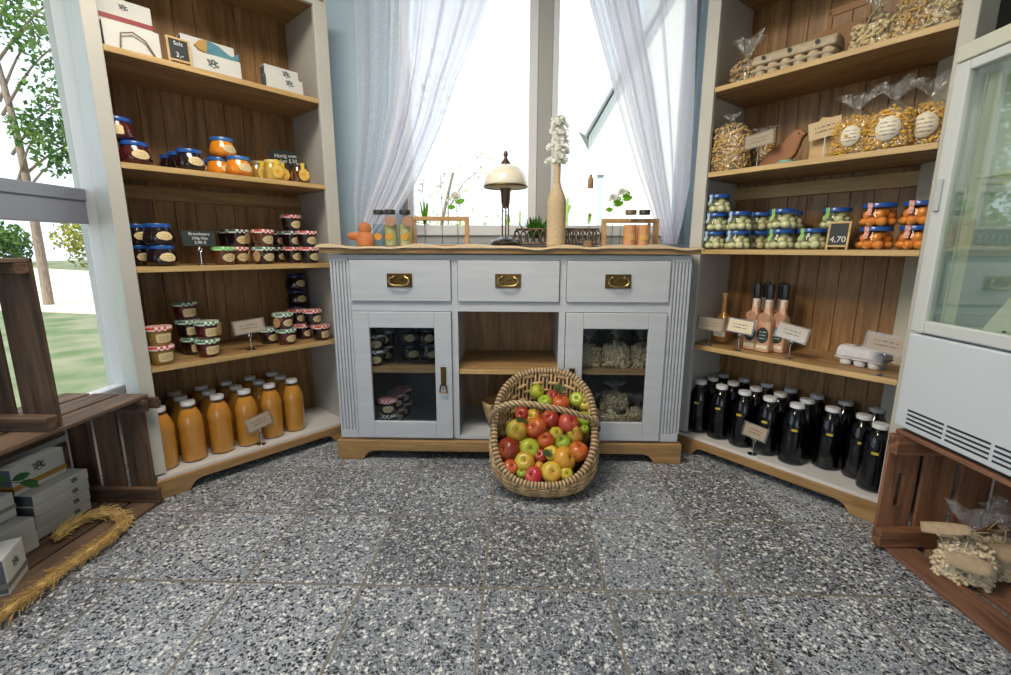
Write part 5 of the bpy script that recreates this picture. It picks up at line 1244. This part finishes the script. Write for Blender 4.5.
MB().box(-.17, .175, -.16, .182, .508, .520).build('end_slat', CRY, t, bevel=.002)
for z0, z1 in ((.03, .14), (.17, .28), (.31, .42)): MB().box(-.184, -.172, -.16, .17, z0, z1).build('slat', CRY, t, bevel=.002)
# right crate under the fridge
CRR = wood('crate_red_z', (.12, .05, .026), (.32, .155, .085), 'z', .7); CRRY = wood('crate_red_y', (.10, .045, .028), (.28, .14, .085), 'y', .7)
t = thing('wooden_crate', 'reddish slatted crate lying on its side under the fridge, open to the room', 'crate', (1.50, 1.15, 0), 0)
Z = .424
for i, (x0, x1) in enumerate(((-.262, -.158), (-.138, -.034), (-.012, .092), (.112, .216))):
    if i == 0:
        m = MB(); m.box(x0, x0+.042, .292, .304, .02, Z-.016); m.box(x1-.042, x1, .292, .304, .02, Z-.016); m.box(x0+.042, x1-.042, .292, .304, .02, .15); m.box(x0+.042, x1-.042, .292, .304, .27, Z-.016); m.build('end_slat', CRR, t)
    else: MB().box(x0, x1, .292, .304, .02, Z-.016).build('end_slat', CRR, t, bevel=.002)
MB().box(-.275, .26, .255, .291, .016, .076).build('batten', CRATER, t, bevel=.004); MB().box(-.272, .26, .255, .291, Z-.075, Z-.016).build('batten', CRATER, t, bevel=.004)
for x0, x1 in ((-.245, -.145), (-.118, -.01), (.015, .12), (.145, .25)):
    MB().box(x0, x1, -.30, .304, 0, .014).build('slat', CRRY, t, bevel=.003); MB().box(x0, x1, -.30, .304, Z-.014, Z).build('slat', CRRY, t, bevel=.003)
for z0, z1 in ((.03, .13), (.16, .26), (.29, .39)): MB().box(.255, .267, -.30, .29, z0, z1).build('slat', CRRY, t, bevel=.002)
# pasta bags in the right crate
pasta_bag('pasta_bag', 'bag of pale egg noodles with kraft tags in the right crate, left one', 'pasta bag', (1.375, 1.275, .015), -.6, .125, .10, .125, .155, .225, CREAMP, 'stick', 330, 'noodle bags in the crate', seed=60, ps=1.5, ribbon=True, tagl=[(-.005, -.070, .085, .12, -.75, .095, .050), (-.060, -.030, .155, -.15, -.9, .11, .040)])
pasta_bag('pasta_bag', 'bag of pale egg noodles in the right crate, the one cut by the frame', 'pasta bag', (1.500, 1.300, .015), -.4, .13, .10, .115, .15, .23, CREAMP, 'stick', 300, 'noodle bags in the crate', seed=61, ps=1.5, ribbon=True, tagl=[(.0, -.066, .105, -.08, -.75, .12, .055)])

# boxes in the left crate
GL = 'white gift boxes in the left crate'; rzb = PI/2
def gbox(lb, x, y, z, L, Hh, D, emb=(0, 0, .0), band=None, rz=rzb, rx=0, top=False): return gift(lb, (x, y, z), rz, L, Hh, D, emb, band, rx, GL, top)
for k in range(4):
    gbox('flat white gift box in the left crate stack of four, ' + ('lowest', 'second from the bottom', 'third from the bottom', 'topmost')[k], -1.632, 1.455+.003*k, .0145+.0405*k, .20, .040, .105, (.045, .021, .020))
gbox('white gift box with gold band standing on top of the stack of four', -1.680, 1.445, .1775, .18, .10, .05, (.0, .070, .034), (GOLD, .16, .34))
gbox('white gift box at the frame edge in the left crate, upper rear', -1.655, 1.235, .1265, .19, .085, .075, (.05, .05, 0), (plain('band_greygreen', (.28, .28, .22), .6), .35, .5))
gbox('low white gift box beneath the one at the frame edge in the left crate', -1.600, 1.225, .0145, .21, .11, .14)
gift('white gift box with grey end lying askew in front, nearest the viewer', (-1.487, 1.165, .0145), 2.08, .12, .115, .13, (.0, .070, .028), (plain('band_grey', (.20, .21, .20), .6), .18, .32), 0, GL)
# straw garland
def garland():
    C = [(-1.60, 1.30, .045), (-1.605, 1.36, .05), (-1.58, 1.44, .05), (-1.50, 1.475, .045), (-1.415, 1.455, .04), (-1.385, 1.39, .035), (-1.385, 1.30, .03), (-1.395, 1.20, .03), (-1.39, 1.10, .03), (-1.38, 1.0, .03), (-1.37, .90, .03)]
    C = crv([(-1.555, 1.345, .035), (-1.575, 1.42, .035), (-1.55, 1.475, .035), (-1.49, 1.49, .035), (-1.425, 1.46, .033), (-1.392, 1.40, .03), (-1.385, 1.31, .028), (-1.390, 1.20, .028), (-1.385, 1.10, .026), (-1.38, 1.0, .026), (-1.37, .90, .026)], 10); m = MB(); rnd = random.Random(4)
    for i in range(1500):
        k = rnd.randrange(len(C)-2); p = C[k].lerp(C[k+1], rnd.random()); T = (C[k+1]-C[k]).normalized(); A = T.cross(Vector((0, 0, 1))).normalized(); B = A.cross(T)
        a = rnd.uniform(0, 2*PI); r = .017*math.sqrt(rnd.random()); c = p + A*r*cos(a) + B*r*sin(a)*.8
        d = (T + A*rnd.gauss(0, .45) + B*rnd.gauss(0, .4)).normalized(); l = rnd.uniform(.02, .045)
        q = c+d*l; q.z = max(q.z, .004); c2 = c.copy(); c2.z = max(c2.z, .004)
        m.tube([c2-d*l*.3 if (c2-d*l*.3).z > .003 else c2, (c2+q)/2+B*.002, q], .0011, 3)
    m.tube(C, .012, 8)
    o = m.build('straw_garland', STRAW); tag(o, 'golden straw garland looped along the front of the left crate', 'garland')
garland()
# sprig of leaves above the boxes
m = MB(); m.tube([(0, 0, 0), (.05, .02, .015), (.10, .05, .0)], .0015, 5)
for d, p in (((1, .4, -.5), (.10, .05, 0)), ((.7, .6, .3), (.08, .04, .01)), ((.9, 0, .4), (.05, .02, .015)), ((.6, .8, -.4), (.09, .05, 0)), ((1, -.2, .3), (.03, .01, .01))): leaf(m, p, d, .045, .024)
o = m.build('leafy_sprig', leafmat('sprig', (.06, .16, .06), (.12, .26, .11)), smooth='all', loc=(-1.62, 1.20, .29)); tag(o, 'green leafy sprig reaching in at the left over the gift boxes', 'sprig')
t = thing('flower_pot', 'small grey pot standing on the gift box at the left frame edge', 'flower pot', (-1.595, 1.10, .1625), 0)

# ------------------------------------------------------------------ fridge
t2 = bpy.data.objects.get('flower_pot'); bpy.data.objects.remove(t2)
FW = plain('fridge_white', (.62, .68, .76), .35); FI = plain('fridge_inside', (.50, .56, .54), .4); FC = plain('fridge_cream', (.60, .62, .54), .4)
fr = thing('display_fridge', 'white glass-door display fridge standing on the crate at the right edge', 'fridge', (1.25, 1.15, .426), 0)
y0, y1, X2, HT = -.35, .31, .58, 1.10
m = MB(); m.box(.03, X2, y1-.03, y1, .0, HT); m.box(.03, X2, y0, y0+.03, 0, HT); m.box(X2-.03, X2, y0+.03, y1-.03, 0, HT); m.box(.03, X2-.03, y0+.03, y1-.03, HT-.04, HT); m.box(.03, X2-.03, y0+.03, y1-.03, 0, .335)
m.build('housing', FW, fr, bevel=.006)
m = MB(); m.box(.0, .03, y0-.01, y1+.005, HT, HT+.045); m.box(.03, X2, y0-.01, y1+.005, HT+.002, HT+.045); m.build('top_cap', FC, fr, bevel=.004)
# door: frame, glass
m = MB(); m.box(0, .028, y1-.045, y1, .325, HT-.004); m.box(0, .028, y0, y0+.05, .325, HT-.004); m.box(0, .028, y0+.05, y1-.045, .325, .362); m.box(0, .028, y0+.05, y1-.045, HT-.032, HT-.004)
d = m.build('door', FC if False else plain('fridge_door_frame', (.60, .64, .66), .35), fr, bevel=.004)
MB().box(.012, .015, y0+.045, y1-.04, .355, HT-.03).build('glass_pane', clear('fridge_glass', (.88, .93, .87), .16), d)
MB().box(-.008, .0, y1-.030, y1-.012, .69, .78).build('hinge_cover', plain('hinge_grey', (.5, .55, .58), .4), d, bevel=.002)
m = MB(); m.box(0, .03, y0, y1, .012, .318); m.build('lower_panel', FW, fr, bevel=.005)
m = MB()
for b0_, b1_ in ((.265, .14), (.13, .005), (-.005, -.13), (-.14, -.265)):
    for k in range(4): m.box(-.0008, .001, b1_, b0_, .030+.014*k, .036+.014*k)
m.build('vent_slots', plain('slot_dark', (.03, .035, .05), .5), fr)
m = MB()
for k in range(18): m.box(.055, .057, y1-.075, y1-.067, .40+.036*k, .412+.036*k)
m.build('shelf_slots', plain('slot_dark', (.03, .035, .05), .5), fr)
m = MB(); m.box(.05, .053, y1-.09, y1-.055, .345, HT-.045); m.box(.045, .048, y1-.055, y1-.050, .345, HT-.045); m.build('shelf_upright', plain('upright_white', (.6, .64, .62), .35), fr)
m = MB(); m.box(.05, X2-.05, y0+.05, y1-.06, .775, .778); m.build('wire_shelf', clear('shelf_glass', (.85, .92, .88), .15), fr); MB().tube([(.05, y0+.05, .778), (.05, y1-.075, .778), (.07, y1-.055, .765), (X2-.05, y1-.055, .765)], .004, 6).build('shelf_wire', plain('wire_white', (.7, .74, .72), .3), fr, smooth=True)
m = MB(); m.box(.035, X2-.03, y0+.03, y1-.03, .336, .342); m.build('inner_floor', FI, fr)
fl_ = add_light('fridge_fill', 'AREA', (1.52, 1.15, 1.46), 0.9, (1, .93, .78), .3, .08, rot=(0, 0, 0))  # added light to brighten the fridge interior, no fixture built
# paper tub inside the fridge
t = thing('printed_carton', 'white slanted carton with round printed emblem inside the fridge', 'carton', (1.315, 1.235, .769), 0)
M = Matrix(((0,0,1,0),(1,0,0,0),(0,1,0,0),(0,0,0,1)))
MB().prism([(.070, .014), (.055, .0), (-.2, .0), (-.2, .135), (-.02, .118), (.015, .108)], 0, .09, M).build('carton_body', plain('carton_white', (.80, .82, .80), .6), t, bevel=.003)
m = MB()
for R_, w_ in ((.026, .0016), (.017, .0035)): m.tube([(-.0012, -.040+R_*cos(2*PI*k/30), .062+R_*.85*sin(2*PI*k/30)) for k in range(30)], w_, 4, closed=True, flat=.3)
m.tube([(-.001, -.020-.006*k, .028-.001*abs(k-6)**1.0) for k in range(13)], .0014, 4, flat=.3); m.tube([(-.001, -.028-.006*k, .098+.004*sin(k)) for k in range(10)], .0013, 4, flat=.3); m.tube([(-.001, .012, .017), (-.001, .004, .018)], .003, 5); m.tube([(-.001, -.055, .015), (-.001, -.062, .015)], .003, 5)
m.build('printed_emblem', INKG, t)
#PART3
# ------------------------------------------------------------------ outdoors
lawn = MB().box(-40, 40, -20, 60, -.14, -.10).build('ground', plain('lawn', (.055, .095, .030), .95, col2=(.15, .155, .10), ns=2.2, bump=.2)); struct(lawn)
sun_mb = MB(); sun_mb.prism([(-60, 11.5), (-9, 7.8), (-3, 6.6), (-3, 9.0), (-12, 17), (-60, 42)], -.10, -.09); struct(sun_mb.build('sunpatch', plain('sunlit_sand', (.62, .52, .42), .95, col2=(.50, .42, .32), ns=1.2)))  # pale ground wedge, the sunlit area is put into its colour
BARK = plain('bark', (.26, .20, .16), .9, col2=(.15, .115, .09), ns=9, nscale=(6, 6, 1), bump=.6)
def tree(label, x, y, trunk_r, height, lean, crowns, mat, nleaf, size, seed, group='trees outside'):
    rnd = random.Random(seed); t = thing('tree', label, 'tree', (x, y, -.1), 0, group)
    m = MB(); top = Vector((lean[0], lean[1], height))
    pts = [Vector((0, 0, 0)), top*.3+Vector((.1*rnd.gauss(0, 1), 0, 0)), top*.6+Vector((.12*rnd.gauss(0, 1), 0, 0)), top]
    m.tube(crv(pts, 6), lambda u: trunk_r*(1-.6*u), 10)
    for c, r in crowns:
        c = Vector(c); st = top*max(.3, min(.9, (c.z/height)*.75)); m.tube(crv([st, (st+c)/2+Vector((0, 0, r*.2)), c], 4), lambda u: trunk_r*.35*(1-.8*u), 6)
    m.build('trunk', BARK, t, smooth=True)
    f = MB()
    for i in range(nleaf):
        c, r = crowns[rnd.randrange(len(crowns))]; d = Vector((rnd.gauss(0, 1), rnd.gauss(0, 1), rnd.gauss(0, .8))).normalized()
        p = Vector(c) + d*r*rnd.random()**.45; s_ = size*rnd.uniform(.6, 1.4)
        a = Vector((rnd.gauss(0, 1), rnd.gauss(0, 1), rnd.gauss(0, 1))).normalized(); b = a.cross(Vector((rnd.gauss(0, 1), rnd.gauss(0, 1), rnd.gauss(0, 1)))).normalized()
        f._f([f.bm.verts.new(p+a*s_), f.bm.verts.new(p+b*s_*.55), f.bm.verts.new(p-a*s_), f.bm.verts.new(p-b*s_*.55)])
    f.build('foliage', mat, t)
    return t
LV1 = leafmat('leaves_green', (.045, .12, .035), (.15, .23, .07)); LV2 = leafmat('leaves_yellow', (.17, .20, .035), (.34, .32, .07)); LV2B = leafmat('leaves_mixed', (.10, .19, .05), (.36, .36, .09)); LV3 = leafmat('leaves_haze_pale', (.50, .54, .36), (.68, .66, .46))  # pale set has the window haze put into its leaf colour
tree('slim leaning tree outside the left window, trunk crossing the upper pane', -9.13, 8.6, .085, 6.0, (-.35, 0), [((1.0, -.2, 2.7), .45), ((.95, 0, 3.7), .6), ((1.5, -.3, 4.6), .8), ((.5, .2, 4.9), .6), ((.7, -.3, 3.1), .4), ((1.5, .1, 5.6), .8), ((.3, .2, 5.7), .7), ((1.3, 0, 3.1), .4), ((-.6, .3, 5.4), .5)], LV1, 3300, .055, 1)
tree('slender yellow-green tree right of the leaning one, close to the window post', -8.3, 11.6, .07, 5.0, (.2, .1), [((0, 0, 5.0), .9), ((.1, -.2, 3.7), .6), ((-.2, .1, 6.2), 1.1), ((-.3, .1, 2.8), .5)], LV2B, 2400, .06, 2)
tree('yellowing bushy tree behind the path at the left', -22.0, 26.5, .2, 4.0, (0, 0), [((0, 0, 1.8), 1.9), ((3.2, .2, 1.5), 1.6), ((-3.0, .2, 1.6), 1.8), ((1.2, 0, 2.4), 1.4)], LV2, 5200, .13, 3)
tree('broad green tree far behind the path at the left', -36.0, 29.0, .25, 5.0, (0, 0), [((0, 0, 2.0), 2.0), ((3.0, 0, 1.4), 1.4), ((-3.0, 0, 1.8), 1.7)], LV1, 4200, .15, 4)
tree('rounded bush at the right end of the far hedge', -16.5, 29.0, .15, 2.5, (0, 0), [((0, 0, 1.2), 1.3), ((1.6, 0, 1.0), 1.1), ((-1.4, .3, 1.4), 1.2)], LV2, 3600, .12, 7)
tree('bushy yellow-green tree behind the back corner, seen only mirrored in the fridge door', -10.4, 13.6, .15, 5.5, (0, 0), [((0, 0, 2.2), 1.6), ((1.2, 0, 3.4), 1.2), ((-1.0, .3, 4.2), 1.6), ((.4, 0, 5.2), 1.2)], LV2B, 3600, .08, 12)
tree('haze-pale bare-looking tree seen through the middle of the window', -1.6, 9.5, .06, 2.6, (.3, 0), [((.2, 0, 2.1), .7), ((.8, 0, 2.6), .6), ((-.5, 0, 1.6), .5), ((1.2, 0, 1.4), .5)], LV3, 420, .045, 5)
tree('haze-pale tree seen through the left part of the window', -3.4, 12.0, .10, 5.5, (-.2, 0), [((0, 0, 3.0), 1.2), ((.4, 0, 5.0), 1.4), ((-1.2, 0, 4.2), 1.2), ((1.5, 0, 1.6), .8)], LV3, 1100, .06, 6)
for k, (x, y) in enumerate(((-1.1, 4.4), (-.55, 4.3), (.0, 4.5), (.42, 4.2))):
    m = MB(); rnd = random.Random(k+70)
    for q in range(38): leaf(m, (rnd.gauss(0, .14), rnd.gauss(0, .1), rnd.uniform(.0, .85)), (rnd.gauss(0, 1), rnd.gauss(0, .5), rnd.uniform(.1, 1)), rnd.uniform(.04, .08), .035)
    m.tube([(0, 0, 0), (.02, 0, .9)], .012, 6)
    o = m.build('garden_shrub', leafmat('shrub_leaves', (.20, .34, .05), (.36, .46, .12)), smooth='all', loc=(x, y, -.1)); o.scale.z = 1.42 + .1*k
    tag(o, 'leafy shrub outside, its top just above the window sill, ' + ('leftmost of four', 'second from the left of four', 'behind the lamp', 'right of the mullion')[k], 'shrub', 'shrubs under the window')
# neighbour's house
t = thing('neighbour_house', 'white neighbouring house with grey gable roof seen through the right window', 'house', (1.12, 9.0, -.1), -.26)
HWm = plain('render_white', (.86, .86, .85), .9)
m = MB(); m.prism([(.18, 0), (.18, 3.15), (4.03, 9.6), (8.03, 3.15), (8.03, 0)], 0, 6, Matrix(((1,0,0,0),(0,0,1,0),(0,1,0,0),(0,0,0,1)))); m.build('wall', HWm, t)
m = MB()
for a, b in ((Vector((.13, 0, 3.12)), Vector((4.03, 0, 9.75))), (Vector((8.18, 0, 2.9)), Vector((4.03, 0, 9.75)))):
    dd = (b-a).normalized(); nn = Vector((-dd.z, 0, dd.x)); nn = nn if nn.z > 0 else -nn
    vs = [a, b, b+nn*.14, a+nn*.14]; lo = [m.bm.verts.new(v+Vector((0, -.22, 0))) for v in vs]; hi = [m.bm.verts.new(v+Vector((0, 6.2, 0))) for v in vs]
    m._f(lo); m._f(hi[::-1])
    for k in range(4): m._f([lo[k], lo[(k+1)%4], hi[(k+1)%4], hi[k]])
m.build('roof', plain('roof_slate', (.46, .47, .50), .7), t)
m = MB(); m.box(.38, .48, -.02, .05, 1.2, 2.45); m.build('window', plain('pale_pane', (.40, .45, .50), .3), t); m = MB(); m.box(.48, .56, -.05, .0, 1.2, 2.62); m.box(.35, .48, -.05, .0, 2.45, 2.62); m.build('window_surround', plain('sandstone', (.60, .56, .46), .8), t)
